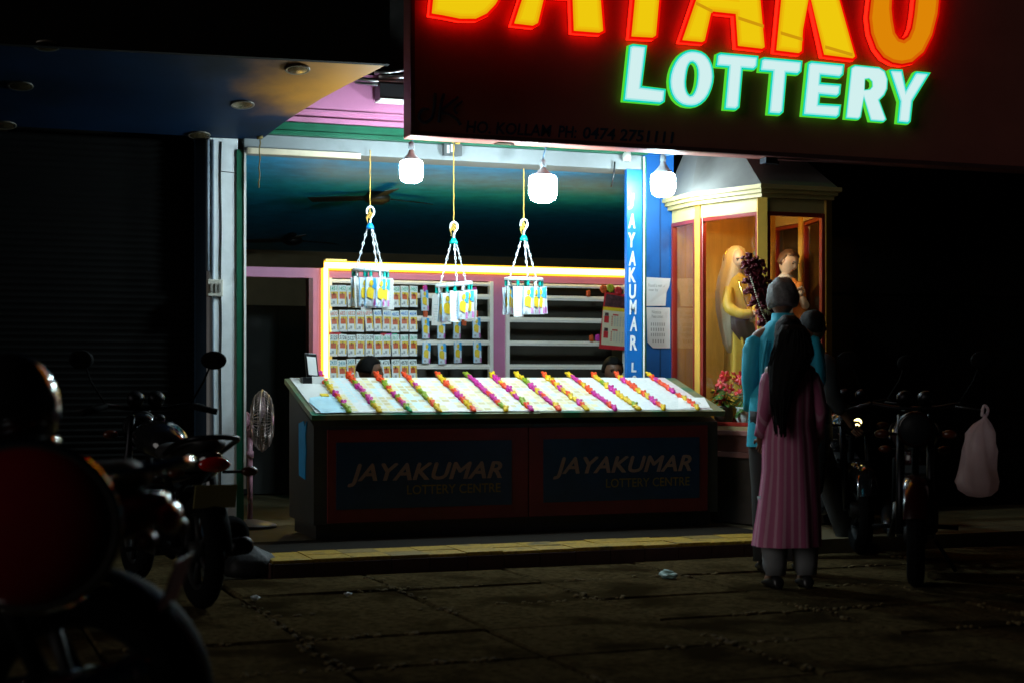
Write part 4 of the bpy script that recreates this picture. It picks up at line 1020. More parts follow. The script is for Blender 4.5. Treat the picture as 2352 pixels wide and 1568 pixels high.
def statue_hand(g, p, d, up, s=.035, mat=0):
    d = Vector(d).normalized(); up = Vector(up).normalized(); sd = d.cross(up)
    g.ell(p, (s*.8, s*.8, s*.8), 10, 6, mat)
    for k in range(4): a = Vector(p)+sd*s*(.55-.36*k); g.tube([a, a+d*s*.9+up*s*.1, a+d*s*(1.5 if k in (1, 2) else 1.25)+up*s*.35], [s*.24, s*.22, s*.15], 6, mat)
    a = Vector(p)+sd*s*.6; g.tube([a, a+sd*s*.5+d*s*.4, a+sd*s*.4+d*s*.8], [s*.26, s*.24, s*.16], 6, mat)
sx, sy, sb = 6.04, 10.90, ZS_+.001
root = empty('saint_statue', (sx, sy, sb), 'tall painted statue in a yellow robe and cream veil behind the lit pane', 'statue')
g = MB(); H = 1.40
g.prism([[(sx+.17*math.cos(t*math.pi/4+.4), sy+.13*math.sin(t*math.pi/4+.4)) for t in range(8)]], fz, sb, sb+.06); obj('pedestal', g, woodr, root)
g = MB(); prof = [(.07, .15, .11, .10), (.2, .145, .105, .10), (.45, .125, .095, .09), (.7, .115, .09, .07), (.85, .11, .085, .05), (1.0, .125, .085, .03), (1.08, .13, .08, .02), (1.14, .10, .065, 0), (1.18, .05, .045, 0)]
g.loft([ring(sx+.02*math.sin(z*3), sy, sb+z, rx, ry, 44, a, 8, z*1.6) for z, rx, ry, a in prof])
for q in range(3): g.tube(spline([(sx-.07+.03*q, sy-.10, sb+.9-.05*q), (sx-.02+.04*q, sy-.135, sb+.62-.05*q), (sx+.08, sy-.11, sb+.5-.07*q), (sx+.13, sy-.05, sb+.52-.07*q)]), .012, 6)
obj('robe', g, M('robe_yellow', (.72, .47, .06), .5, var=.12, scale=8), root)
g = MB(); rt = Matrix.Rotation(R(180-12), 3, 'Z') @ Matrix.Rotation(R(-12), 3, 'X'); hc = (sx, sy-.01, sb+1.29)
head_mesh(g, hc, .088, rt); g.tube([(sx, sy, sb+1.15), (sx, sy-.005, sb+1.24)], [.045, .036], 10)
obj('head', g, [stskin, eyem, lip], root)
g = MB()
rs_ = []
for z, x0, rx, ry, cy in ((1.40, .0, .03, .03, .02), (1.375, -.003, .07, .06, .025), (1.32, -.012, .095, .075, .028), (1.24, -.02, .10, .07, .03), (1.15, -.045, .115, .065, .02), (1.03, -.085, .105, .06, .0), (.9, -.105, .09, .055, -.015), (.76, -.10, .07, .045, -.02), (.64, -.09, .05, .035, -.02), (.56, -.08, .02, .02, -.02)):
    rs_.append(ring(sx+x0, sy+cy, sb+z, rx, ry, 40, .05, 6, z*4))
g.loft(rs_); obj('veil', g, M('veil_cream', (.84, .76, .55), .55, var=.06), root)
g = MB(); g.loft([ring(sx-.03, sy-.10, sb+.86-.0, .03, .02), ring(sx-.03, sy-.11, sb+.84, .085, .04, amp=.05), ring(sx-.01, sy-.115, sb+.74, .10, .05, amp=.06), ring(sx+.03, sy-.11, sb+.66, .07, .04, amp=.05), ring(sx+.04, sy-.11, sb+.63, .02, .02)])
obj('mantle_fold', g, M('mantle_brown', (.05, .025, .025), .6), root)
g = MB(); g.tube(spline([(sx-.10, sy-.03, sb+1.06), (sx-.125, sy-.08, sb+.92), (sx-.06, sy-.15, sb+.86), (sx+.03, sy-.17, sb+.86)]), [.045]*10+[.04]*8+[.03], 10); g.tube(spline([(sx+.10, sy-.03, sb+1.06), (sx+.13, sy-.08, sb+.92), (sx+.08, sy-.14, sb+.84), (sx+.03, sy-.17, sb+.83)]), [.045]*10+[.04]*8+[.03], 10)
obj('sleeve', g, M('robe_yellow', (.72, .47, .06)), root)
g = MB(); statue_hand(g, Vector((sx+.04, sy-.18, sb+.86)), (.7, -.3, .3), (0, -.3, 1)); obj('hand', g, stskin, root)
g = MB(); g.tube(spline([(sx-.04, sy-.09, sb+1.12), (sx-.02, sy-.14, sb+.98), (sx+.03, sy-.13, sb+.86), (sx+.06, sy-.12, sb+.7)]), .009, 6); g.tube([(sx+.105*math.cos(t)*1.0, sy+.03, sb+1.29+.105*math.sin(t)) for t in [j*math.tau/24 for j in range(24)]], .006, 6, closed=True)
obj('gold_trim', g, M('gold', (.85, .55, .10), .2, .9), root)
tx, ty = 6.40, 10.78
root = empty('praying_statue', (tx, ty, sb), 'smaller lit statue in white tunic and orange cloak with head bowed, in the dark pane', 'statue')
g = MB(); g.prism([[(tx+.15*math.cos(t*math.pi/4+.4), ty+.12*math.sin(t*math.pi/4+.4)) for t in range(8)]], fz, sb, sb+.08); obj('pedestal', g, woodr, root)
g = MB(); prof = [(.09, .13, .10, .1), (.4, .115, .09, .09), (.8, .10, .08, .06), (1.0, .12, .08, .03), (1.09, .115, .07, .02), (1.15, .07, .05, 0), (1.18, .04, .04, 0)]
g.loft([ring(tx, ty, sb+z, rx, ry, 44, a, 8, z*2) for z, rx, ry, a in prof]); obj('tunic', g, M('tunic_white', (.75, .70, .60), .5, var=.06), root)
g = MB()
g.loft([ring(tx+.055+dx, ty-.01, sb+z, rx, ry, 30, .06, 6, z*5, tiltx=-.4) for z, dx, rx, ry in ((1.14, 0, .04, .05), (1.08, .02, .075, .085), (.95, .03, .085, .10), (.8, .03, .08, .105), (.5, .03, .075, .10), (.2, .03, .08, .09))])
g.tube(spline([(tx+.09, ty-.07, sb+1.1), (tx+.02, ty-.11, sb+.99), (tx-.06, ty-.10, sb+.9), (tx-.11, ty-.05, sb+.82)]), .035, 8)
obj('cloak', g, M('cloak_orange', (.70, .22, .03), .5, var=.2, scale=10), root)
g = MB(); rt = Matrix.Rotation(R(180+18), 3, 'Z') @ Matrix.Rotation(R(-22), 3, 'X') @ Matrix.Rotation(R(-10), 3, 'Y'); hc = (tx+.01, ty-.03, sb+1.27); head_mesh(g, hc, .095, rt); g.tube([(tx, ty, sb+1.15), (tx+.005, ty-.015, sb+1.22)], [.04, .035], 10); obj('head', g, [stskin, eyem, lip], root)
g = MB(); hair_mesh(g, hc, .095, rt, -.45, 1.08, .15); obj('hair', g, M('statue_hair', (.10, .045, .02), .5), root)
g = MB(); statue_hand(g, Vector((tx+.03, ty-.17, sb+1.02)), (-.1, -.2, 1), (0, -1, 0)); statue_hand(g, Vector((tx+.005, ty-.165, sb+1.01)), (.05, -.2, 1), (0, -1, 0)); g.tube([(tx+.1, ty-.06, sb+.98), (tx+.1, ty-.13, sb+.93), (tx+.03, ty-.165, sb+1.0)], [.04, .034, .024], 8); g.tube([(tx-.09, ty-.05, sb+.98), (tx-.08, ty-.12, sb+.92), (tx+.005, ty-.16, sb+.99)], [.04, .034, .024], 8); obj('hand', g, stskin, root)

# ------------------------------------------------------------------ flowers inside the shrine
leafm = M('leaf_green', (.05, .14, .02), .45, var=.3, scale=20); flm = M('flower_red', (.55, .012, .012), .4, var=.2, scale=20)
def pot(u, v, Y, lab, pm, s, seed, n=9):
    rr = random.Random(seed); c = PY(u, v, Y); c = Vector((c.x, c.y, ZS_+.001))
    root = empty('flower_pot', c, lab, 'flower pot', 'flower pots in the shrine')
    g = MB(); g.lathe([(.001, 0), (.045*s, 0), (.06*s, .05*s), (.055*s, .11*s), (.062*s, .12*s), (.05*s, .118*s), (.001, .105*s)], c, seg=18); obj('pot', g, pm, root)
    gl = MB(); gf = MB()
    for k in range(n):
        t = rr.uniform(0, math.tau); r_ = rr.uniform(.03, .13)*s; z = rr.uniform(.16, .33)*s
        tip = c+Vector((r_*math.cos(t), r_*math.sin(t), z)); gl.tube([c+Vector((0, 0, .10*s)), c+Vector((r_*.4*math.cos(t), r_*.4*math.sin(t), z*.7)), tip], .003, 5)
        rot = Matrix.Rotation(t, 3, 'Z') @ Matrix.Rotation(R(rr.uniform(30, 80)), 3, 'Y')
        for q in range(5):
            rq = rot @ Matrix.Rotation(q*math.tau/5, 3, 'Z'); gf.ell(tip+rq@Vector((.017*s, 0, .004)), (.022*s, .013*s, .005*s), 8, 5, 0, rq)
        gf.tube([tip, tip+rot@Vector((0, 0, .03*s))], .004*s, 5, 1)
        for q in range(2):
            t2 = rr.uniform(0, math.tau); rq = Matrix.Rotation(t2, 3, 'Z') @ Matrix.Rotation(R(rr.uniform(10, 60)), 3, 'Y')
            gl.ell(c+rq@Vector((.07*s, 0, .0))+Vector((0, 0, rr.uniform(.12, .24)*s)), (.05*s, .016*s, .003), 8, 5, 0, rq)
    obj('leaves', gl, leafm, root); obj('blossoms', gf, [flm, yellow], root)
pot(1662, 960, 10.72, 'red flowering plant in a dark pot at the shrine pane by the counter', M('pot_dark', (.05, .03, .02), .4), 1.25, 3, 11)
pot(1712, 960, 10.50, 'red flowers in a white vase at the foot of the yellow statue', plastw, 1.2, 5, 11)
# garland at the corner of the shrine
g = MB(); rr = random.Random(4)
path = spline([tuple(PY(1722, 604, 10.12)), tuple(PY(1733, 640, 10.08)), tuple(PY(1744, 680, 10.06)), tuple(PY(1757, 720, 10.07)), tuple(PY(1775, 752, 10.1)), tuple(PY(1792, 745, 10.12))], 8)
for p in path:
    for k in range(20):
        w = .06 if p.z > 1.55 else .045; q = p + Vector((rr.gauss(.012, w*.6), rr.uniform(-.03, .02), rr.gauss(0, w*.5))); rot = Matrix.Rotation(rr.uniform(0, 6), 3, 'Z') @ Matrix.Rotation(rr.uniform(0, 3), 3, 'X')
        g.ell(q, (.024, .022, .009), 7, 4, 0, rot)
root = obj('flower_garland', g, M('garland_maroon', (.11, .003, .012), .55, var=.3, scale=30)); tag(root, 'dark maroon flower garland with white beads draped at the shrine corner', 'garland')
b = MB()
for i, p in enumerate(path[6:30]):
    q = p + Vector((-.055+.0008*i, -.05, -.01)); b.ell(q, (.006, .006, .006), 8, 6); b.ell(q+Vector((.002, 0, -.015)), (.006, .006, .006), 8, 6)
obj('bead_string', b, M('bead_white', (.45, .42, .3), .4), root)
b = MB()
for k in range(30):
    c = PY(1762, 712, 10.02); d = Vector((rr.gauss(0, 1), rr.gauss(-.4, .6), rr.gauss(-.3, 1))).normalized(); b.tube([c, c+d*.045], [.004, .0015], 4)
obj('tassel', b, M('tassel_pale', (.55, .5, .3), .6), root)

# ================================================================== PEOPLE
BASE = dict(pel=(0, 0, .95, .125), sp1=(0, .005, 1.10, .12), sp2=(0, 0, 1.26, .135), ch=(0, -.005, 1.37, .11), nk=(0, 0, 1.46, .056), hd=(0, .015, 1.54, .052),
    hipL=(-.09, 0, .90, .09), knL=(-.10, .02, .50, .06), anL=(-.10, -.02, .09, .04), toL=(-.11, .13, .035, .034),
    shL=(-.175, -.005, 1.39, .06), elL=(-.225, -.03, 1.11, .043), wrL=(-.235, .04, .87, .028), paL=(-.235, .055, .80, .034))
for k_ in list(BASE):
    if k_.endswith('L'): v_ = BASE[k_]; BASE[k_[:-1]+'R'] = (-v_[0],) + v_[1:]
BONES = [('pel', 'sp1'), ('sp1', 'sp2'), ('sp2', 'ch'), ('ch', 'nk'), ('nk', 'hd')] + [(a+s if a not in ('pel', 'ch') else a, b+s) for s in 'LR' for a, b in (('pel', 'hip'), ('hip', 'kn'), ('kn', 'an'), ('an', 'to'), ('ch', 'sh'), ('sh', 'el'), ('el', 'wr'), ('wr', 'pa'))]
def body_geo(J, headpos, headrot, hs, fingers=True):
    bm = bmesh.new(); sk = bm.verts.layers.skin.verify(); V = {}
    for k, (x, y, z, r) in J.items():
        v = bm.verts.new((x, y, z)); v[sk].radius = (r, r*(.72 if k in ('pel', 'sp1', 'sp2', 'ch', 'paL', 'paR') else 1)); V[k] = v
        v[sk].use_root = (k == 'pel')
    for a, b in BONES: bm.edges.new((V[a], V[b]))
    me = bpy.data.meshes.new('figure'); bm.to_mesh(me); bm.free()
    o = bpy.data.objects.new('figure', me); COL.objects.link(o)
    o.modifiers.new('s', 'SKIN'); s = o.modifiers.new('u', 'SUBSURF'); s.levels = 2; s.render_levels = 2
    dg = bpy.context.evaluated_depsgraph_get(); ev = bpy.data.meshes.new_from_object(o.evaluated_get(dg))
    g = MB(); g.add([v.co for v in ev.vertices], [tuple(p.vertices) for p in ev.polygons], 0, True)
    bpy.data.objects.remove(o); bpy.data.meshes.remove(ev)
    if fingers:
        for s_ in 'LR':
            w = Vector(J['wr'+s_][:3]); p = Vector(J['pa'+s_][:3]); d = (p-w).normalized(); a, b = basis(d); sd = Vector((0, 1, 0)) - d*d.y
            sd = sd.normalized() if sd.length > .2 else a; nn = d.cross(sd)*(1 if s_ == 'L' else -1)
            for k in range(4):
                ln = (.055, .064, .060, .046)[k]; q = p + sd*(.026-.0175*k) + d*.012
                g.tube([q, q+d*ln*.5-nn*.004, q+d*ln*.85-nn*.016, q+d*ln-nn*.028], [.0092, .009, .008, .0062], 7)
            q = p - d*.025 + sd*.024; g.tube([q, q+sd*.024+d*.022-nn*.006, q+sd*.026+d*.05-nn*.016], [.011, .0098, .0075], 7)
    head_mesh(g, headpos, hs, headrot)
    return g
def person(label, loc, rz, sc, J=None, hs=.112, hrot=None, skinm=skin):
    j = dict(BASE); j.update(J or {})
    root = empty('person', loc, label, 'person'); root.rotation_euler = (0, 0, rz); root.scale = (sc, sc, sc)
    hp = Vector(j['hd'][:3]) + Vector((0, .012, .065)); rot = hrot or Matrix.Identity(3)
    g = body_geo(j, hp, rot, hs); obj('body', g, [skinm, eyem, lip], root, local=True)
    return root, j, hp, rot
def cloth_tube(g, pts, radii, n=22, amp=.04, fr=5, ph=0, flat=1.0):
    rings = []; P = [Vector(p) for p in pts]; pa = None
    for i, p in enumerate(P):
        d = (P[min(i+1, len(P)-1)] - P[max(i-1, 0)]).normalized()
        if pa is None: a, b = basis(d)
        else: a = (pa - d*pa.dot(d)).normalized(); b = a.cross(d)
        pa = a; rg = []
        for k in range(n):
            t = math.tau*k/n; f = radii[i]*(1 + amp*math.sin(fr*t+ph+i*1.7)+amp*.6*math.sin(3*t+i*2.9)); rg.append(p + a*math.cos(t)*f + b*math.sin(t)*f*flat)
        rings.append(rg)
    g.loft(rings)
def lerp3(a, b, t): return tuple(a[i]*(1-t)+b[i]*t for i in range(3))
def sleeves(g, j, upto='wr', r0=.075, r1=.05, frac=1.0):
    for s_ in 'LR':
        sh, el, wr = j['sh'+s_], j['el'+s_], j['wr'+s_]
        top_ = lerp3(sh, j['ch'], .72); mid_ = lerp3(sh, j['ch'], .3); s2 = lerp3(sh, el, .16)
        pts = [(top_[0], top_[1], top_[2]+.005), (mid_[0], mid_[1], mid_[2]-.004), (s2[0]*.985, s2[1], s2[2]), lerp3(sh, el, .34), lerp3(sh, el, .62), el[:3]]; rd = [r0*.5, r0*.72, r0*.92, r0*.98, r0*.86, r0*.74]
        if upto == 'wr': pts += [lerp3(el, wr, .5), lerp3(el, wr, frac)]; rd += [r0*.64, r1]
        elif frac < 1: pts[-1] = lerp3(sh, el, frac)
        cloth_tube(g, pts, rd, amp=.06)
def shoes(root, j, m, sole=.0):
    for s_ in 'LR':
        a, t = Vector(j['an'+s_][:3]), Vector(j['to'+s_][:3]); d = (t-a); fw = Vector((d.x, d.y, 0)).normalized(); 
        slope = Vector((d.x, d.y, d.z + (a.z-.09) - 0 if False else d.z)); dn = (t - (a - Vector((0, 0, .055)))).normalized() if j.get('heel'+s_) else fw
        up = Vector((0, 0, 1)); 
        if j.get('heel'+s_): up = (up - dn*up.dot(dn)).normalized()
        sd = dn.cross(up).normalized(); base = a - up*.052
        g = MB(); rings = []
        for q, w, h in ((-.075, .02, .03), (-.06, .036, .075), (0, .040, .085), (.06, .042, .06), (.12, .046, .045), (.165, .036, .032), (.185, .012, .018)):
            c = base + dn*q; rings.append([c + sd*w*math.cos(x) + up*(h*.5 - .032 + h*.5*math.sin(x)) for x in [k*math.tau/16 for k in range(16)]])
        g.loft(rings); obj('shoe', g, m, root, local=True)

# --- the woman in the striped dress
jw = dict(BASE)
jw.update(shL=(-.128, -.005, 1.365, .05), shR=(.128, -.005, 1.365, .05), anL=(-.10, -.02, .09, .036), elL=(-.178, -.05, 1.12, .038), wrL=(-.175, .07, .93, .026), paL=(-.15, .13, .90, .030), elR=(.182, -.05, 1.12, .038), wrR=(.19, .05, .91, .026), paR=(.18, .11, .87, .030))
root, j, hp, rot = person('person seen from behind with very long black hair in a pink striped dress', (4.66, 7.80, 0), R(-14), .90, jw, .108, Matrix.Rotation(R(-8), 3, 'X'))
root['category'] = 'person'
def stripes(name, c0, c1, ang_scale):
    m = bpy.data.materials.new(name); m.use_nodes = True; nt = m.node_tree; bs = nt.nodes['Principled BSDF']; bs.inputs['Roughness'].default_value = .75
    tc = nt.nodes.new('ShaderNodeTexCoord'); sx = nt.nodes.new('ShaderNodeSeparateXYZ'); nt.links.new(tc.outputs['Object'], sx.inputs[0])
    at = nt.nodes.new('ShaderNodeMath'); at.operation = 'ARCTAN2'; nt.links.new(sx.outputs[0], at.inputs[0]); nt.links.new(sx.outputs[1], at.inputs[1])
    ml = nt.nodes.new('ShaderNodeMath'); ml.operation = 'MULTIPLY'; ml.inputs[1].default_value = ang_scale; nt.links.new(at.outputs[0], ml.inputs[0])
    sn = nt.nodes.new('ShaderNodeMath'); sn.operation = 'SINE'; nt.links.new(ml.outputs[0], sn.inputs[0])
    nz = nt.nodes.new('ShaderNodeTexNoise'); nz.inputs['Scale'].default_value = 25
    nt.links.new(tc.outputs['Object'], nz.inputs['Vector'])
    ad = nt.nodes.new('ShaderNodeMath'); ad.operation = 'MULTIPLY_ADD'; ad.inputs[1].default_value = .7; nt.links.new(nz.outputs['Fac'], ad.inputs[0]); nt.links.new(sn.outputs[0], ad.inputs[2])
    rp_ = nt.nodes.new('ShaderNodeValToRGB'); rp_.color_ramp.elements[0].position = .55; rp_.color_ramp.elements[1].position = 1.3
    rp_.color_ramp.elements[0].color = tuple(c0)+(1,); rp_.color_ramp.elements[1].color = tuple(c1)+(1,)
    nt.links.new(ad.outputs[0], rp_.inputs[0]); nt.links.new(rp_.outputs[0], bs.inputs['Base Color']); return m
dress = stripes('dress_striped', (.40, .095, .20), (.52, .24, .34), 23)
g = MB(); rs_ = []
for z, rx, ry, a in ((.27, .222, .18, .03), (.30, .22, .178, .03), (.5, .20, .16, .03), (.75, .182, .145, .025), (.93, .175, .135, .025), (1.02, .155, .12, .03), (1.055, .15, .118, .02), (1.08, .155, .12, .035), (1.2, .150, .122, .03), (1.30, .152, .115, .02), (1.37, .132, .095, .01), (1.42, .105, .08, 0), (1.465, .065, .06, 0)):
    rs_.append([q + Vector((q.x, q.y, 0))*.10*noise.noise(Vector((q.x*6, q.y*6, z*2.2))) for q in ring(-.012*(1-z), -.005, z, rx, ry, 64, a, 9, z*2.2)])
g.loft(rs_, cap=False); sleeves(g, j, 'wr', .062, .045, .78)
obj('dress', g, dress, root, local=True)
g = MB()
for s_ in 'LR':
    k_, a_ = j['kn'+s_], j['an'+s_]; cloth_tube(g, [lerp3(k_, a_, -.2), k_[:3], lerp3(k_, a_, .5), lerp3(k_, a_, .85), lerp3(k_, a_, 1.02)], [.10, .095, .085, .075, .062], amp=.06)
obj('trousers', g, M('salwar_pale', (.15, .155, .16), .8, var=.15), root, local=True)
shoes(root, j, dark)
g = MB(); hair_mesh(g, hp, .108, rot, -.9, 1.12, .35)
rs_ = []
for z, cx, cy, rx, ry in ((1.66, 0, -.06, .07, .05), (1.6, -.005, -.085, .11, .055), (1.5, -.012, -.105, .130, .055), (1.4, -.045, -.13, .125, .055), (1.28, -.085, -.145, .09, .05), (1.18, -.105, -.145, .066, .042), (1.11, -.11, -.14, .042, .034), (1.06, -.11, -.135, .025, .02), (1.03, -.105, -.13, .008, .008)):
    rs_.append(ring(cx, cy, z, rx, ry, 44, .035, 13, z*3))
g.loft(rs_); rr = random.Random(21)
for _ in range(70):
    a0 = rr.uniform(-1, 1); off = rr.uniform(-.01, .02); pts_ = []
    for z, cx, w in ((1.63, 0, .06), (1.5, -.012, .128), (1.4, -.045, .125), (1.28, -.085, .088), (1.18, -.105, .066), (1.10, -.11, .045), (rr.uniform(.96, 1.08), -.112, .035)):
        pts_.append((cx + a0*w*rr.uniform(.92, 1.12), -.09-.06*(1.63-z)/.6 - .05*math.sqrt(max(0, 1-a0*a0)) + off, z))
    g.tube(spline(pts_, 4), .0035, 4)
obj('hair', g, hairm, root, local=True)

# --- the man in the blue shirt
jm = dict(BASE); jm.update(shL=(-.158, -.005, 1.375, .055), shR=(.158, -.005, 1.375, .055), wrL=(-.17, .12, .95, .03), paL=(-.13, .18, .96, .034), elL=(-.195, -.05, 1.13, .045), wrR=(.17, .13, .96, .03), paR=(.13, .18, .97, .034), elR=(.195, -.05, 1.13, .045))
root, j, hp, rot = person('person with short grey hair in a teal blue shirt facing the shrine', (4.98, 8.42, 0), R(-24), 1.05, jm, .114, Matrix.Rotation(R(-6), 3, 'X'))
g = MB(); rs_ = []
for z, rx, ry, a in ((.74, .21, .145, .035), (.8, .205, .142, .035), (1.0, .19, .13, .03), (1.15, .178, .13, .025), (1.3, .178, .132, .02), (1.375, .160, .115, .015), (1.43, .115, .092, .01), (1.465, .085, .078, 0), (1.475, .068, .07, 0), (1.515, .064, .066, 0)):
    rs_.append(ring(0, -.005, z, rx, ry, 64, a, 9, z*3.1))
g.loft(rs_, cap=False); sleeves(g, j, 'wr', .068, .05, .9)
for k in range(5):    # creases running down from the yoke
    x = -.13+.06*k; g.tube(spline([(x*.8, -.125, 1.36), (x, -.138, 1.22), (x*1.15+.01, -.135, 1.05)]), [.004]+[.009]*10+[.004]*2, 6)
obj('shirt', g, M('shirt_teal', (.02, .44, .60), .75, var=.15, scale=7, bump=.5, stretch=(1.4, 1.4, .5)), root, local=True)
g = MB()
for s_ in 'LR':
    h_, k_, a_ = j['hip'+s_], j['kn'+s_], j['an'+s_]; cloth_tube(g, [lerp3(h_, k_, -.12), h_[:3], lerp3(h_, k_, .5), k_[:3], lerp3(k_, a_, .5), lerp3(k_, a_, 1.05)], [.11, .112, .098, .082, .078, .075], amp=.04)
obj('trousers', g, M('trousers_dark', (.018, .017, .016), .8), root, local=True); shoes(root, j, dark)
g = MB(); hair_mesh(g, hp, .114, rot, -.55, 1.07, .3); obj('hair', g, greyhair, root, local=True)

# --- dark walker in mid-stride
jk = dict(BASE); jk.update(hipL=(-.09, .02, .88, .09), knL=(-.09, .24, .50, .06), anL=(-.09, .40, .115, .04), toL=(-.09, .57, .125, .034), hipR=(.09, -.02, .88, .09), knR=(.09, -.06, .48, .06), anR=(.09, -.38, .15, .04), toR=(.09, -.25, .045, .034), elL=(-.22, -.12, 1.13, .043), wrL=(-.22, -.12, .90, .028), paL=(-.22, -.10, .83, .033), elR=(.22, .03, 1.12, .043), wrR=(.21, .18, .95, .028), paR=(.2, .23, .9, .033), heelL=1)
heel = jk.pop('heelL')
root, j, hp, rot = person('person in dark clothes striding past the shrine, mostly hidden by the couple', (5.70, 9.28, 0.0), R(-86), .96, jk, .112)
j['heelL'] = 1
dk = M('cloth_black', (.012, .011, .011), .85)
g = MB(); g.loft([ring(0, -.005, z, rx, ry, 48, a, 9, z*3.1) for z, rx, ry, a in ((.80, .20, .14, .03), (1.0, .185, .13, .03), (1.3, .195, .13, .02), (1.4, .19, .115, .01), (1.45, .10, .08, 0), (1.475, .066, .068, 0))], cap=False); sleeves(g, j, 'wr', .082, .05, .6); obj('shirt', g, dk, root, local=True)
g = MB()
for s_ in 'LR':
    h_, k_, a_ = j['hip'+s_], j['kn'+s_], j['an'+s_]; cloth_tube(g, [lerp3(h_, k_, -.12), h_[:3], lerp3(h_, k_, .5), k_[:3], lerp3(k_, a_, .5), lerp3(k_, a_, 1.0)], [.115, .118, .108, .095, .092, .09], amp=.04)
obj('trousers', g, dk, root, local=True); shoes(root, j, dark)
g = MB(); hair_mesh(g, hp, .112, rot, -.4, 1.07, .3); obj('hair', g, hairm, root, local=True)

# --- two sellers seated behind the counter
def seller(label, loc, rz, sc, hrot, lean, shirtm, arms):
    js = dict(BASE)
    for k in ('sp1', 'sp2', 'ch', 'nk', 'hd', 'shL', 'shR', 'elL', 'elR', 'wrL', 'wrR', 'paL', 'paR'):
        x, y, z, r = js[k]; h = z-.95; js[k] = (x, y + h*math.sin(lean), .95 + h*math.cos(lean), r)
    for s_, m in (('L', -1), ('R', 1)):
        js['hip'+s_] = (m*.10, .03, .93, .09); js['kn'+s_] = (m*.13, .44, .95, .062); js['an'+s_] = (m*.13, .44, .53, .04); js['to'+s_] = (m*.14, .58, .475, .034)
    js.update(arms)
    root, j, hp, rot = person(label, loc, rz, sc, js, .112, hrot)
    g = MB(); c = []
    for z, rx, ry, a in ((.86, .19, .15, .03), (1.0, .18, .14, .03), (1.15, .18, .13, .02), (1.3, .19, .13, .02), (1.38, .19, .115, .01), (1.43, .14, .095, 0), (1.465, .07, .07, 0), (1.48, .062, .066, 0)):
        h = z-.95; c.append(ring(0, h*math.sin(lean), .95+h*math.cos(lean), rx, ry, 44, a, 9, z*3, tilty=-math.tan(lean)))
    g.loft(c, cap=False); sleeves(g, j, 'el', .085, .05, .8); obj('shirt', g, shirtm, root, local=True)
    g = MB()
    for s_ in 'LR':
        h_, k_, a_ = j['hip'+s_], j['kn'+s_], j['an'+s_]; cloth_tube(g, [lerp3(h_, k_, -.15), h_[:3], lerp3(h_, k_, .5), k_[:3], lerp3(k_, a_, .5), lerp3(k_, a_, 1.0)], [.12, .12, .105, .092, .08, .075], amp=.04)
    obj('trousers', g, dk, root, local=True); shoes(root, j, dark)
    g = MB(); hair_mesh(g, hp, .112, rot, -.25, 1.10, .38); obj('hair', g, hairm, root, local=True)
    st = MB(); x, y, z = loc
    st.lathe([(.001, .46), (.16, .455), (.165, .44), (.12, .43), (.13, .0), (.12, 0)], (x, y, PZT), seg=18)
    return root, st
def sitloc(u, v, Y, sc, rz, lean, fwd=0):
    p = PY(u, v, Y); hx = .62*math.sin(lean) + .03
    off = Matrix.Rotation(rz, 3, 'Z') @ Vector((0, hx*sc, 0)); return (p.x-off.x, p.y-off.y, PZT + .0)
# the seat height of the pose is lowered by shifting the figure down so the feet meet the floor
def place(u, v, Y, sc, rz, lean):
    x, y, z = sitloc(u, v, Y, sc, rz, lean); return (x, y, PZT - .375*sc)
rz1 = R(-112); rot1 = Matrix.Rotation(R(4), 3, 'Z') @ Matrix.Rotation(R(-8), 3, 'X')
r1, st = seller('person with black hair looking down, hand at the mouth, below the white booklets', place(852, 850, 11.95, .95, rz1, R(16)), rz1, .95, rot1, R(16), M('seller_shirt_brown', (.05, .035, .03), .8), dict(elL=(-.24, .30, 1.10, .043), wrL=(-.12, .42, 1.34, .028), paL=(-.06, .40, 1.40, .032), elR=(.26, .20, 1.12, .043), wrR=(.15, .42, 1.08, .028), paR=(.10, .47, 1.07, .032)))
tag(obj('stool', st, plastw), 'round white stool under the seller beside the booklets', 'stool', 'stools behind the counter')
rz2 = R(168); rot2 = Matrix.Rotation(R(4), 3, 'Z') @ Matrix.Rotation(R(-12), 3, 'X')
r2, st = seller('person with black hair and dark shirt bent over the counter beside the blue strip', place(1408, 838, 11.92, .95, rz2, R(14)), rz2, .95, rot2, R(14), M('seller_shirt_black', (.02, .022, .022), .8), dict(elL=(-.26, .16, 1.12, .043), wrL=(-.15, .40, 1.12, .028), paL=(-.11, .46, 1.12, .032), elR=(.26, .16, 1.12, .043), wrR=(.15, .40, 1.12, .028), paR=(.11, .46, 1.12, .032)))
tag(obj('stool', st, plastw), 'round white stool under the seller beside the blue strip', 'stool', 'stools behind the counter')

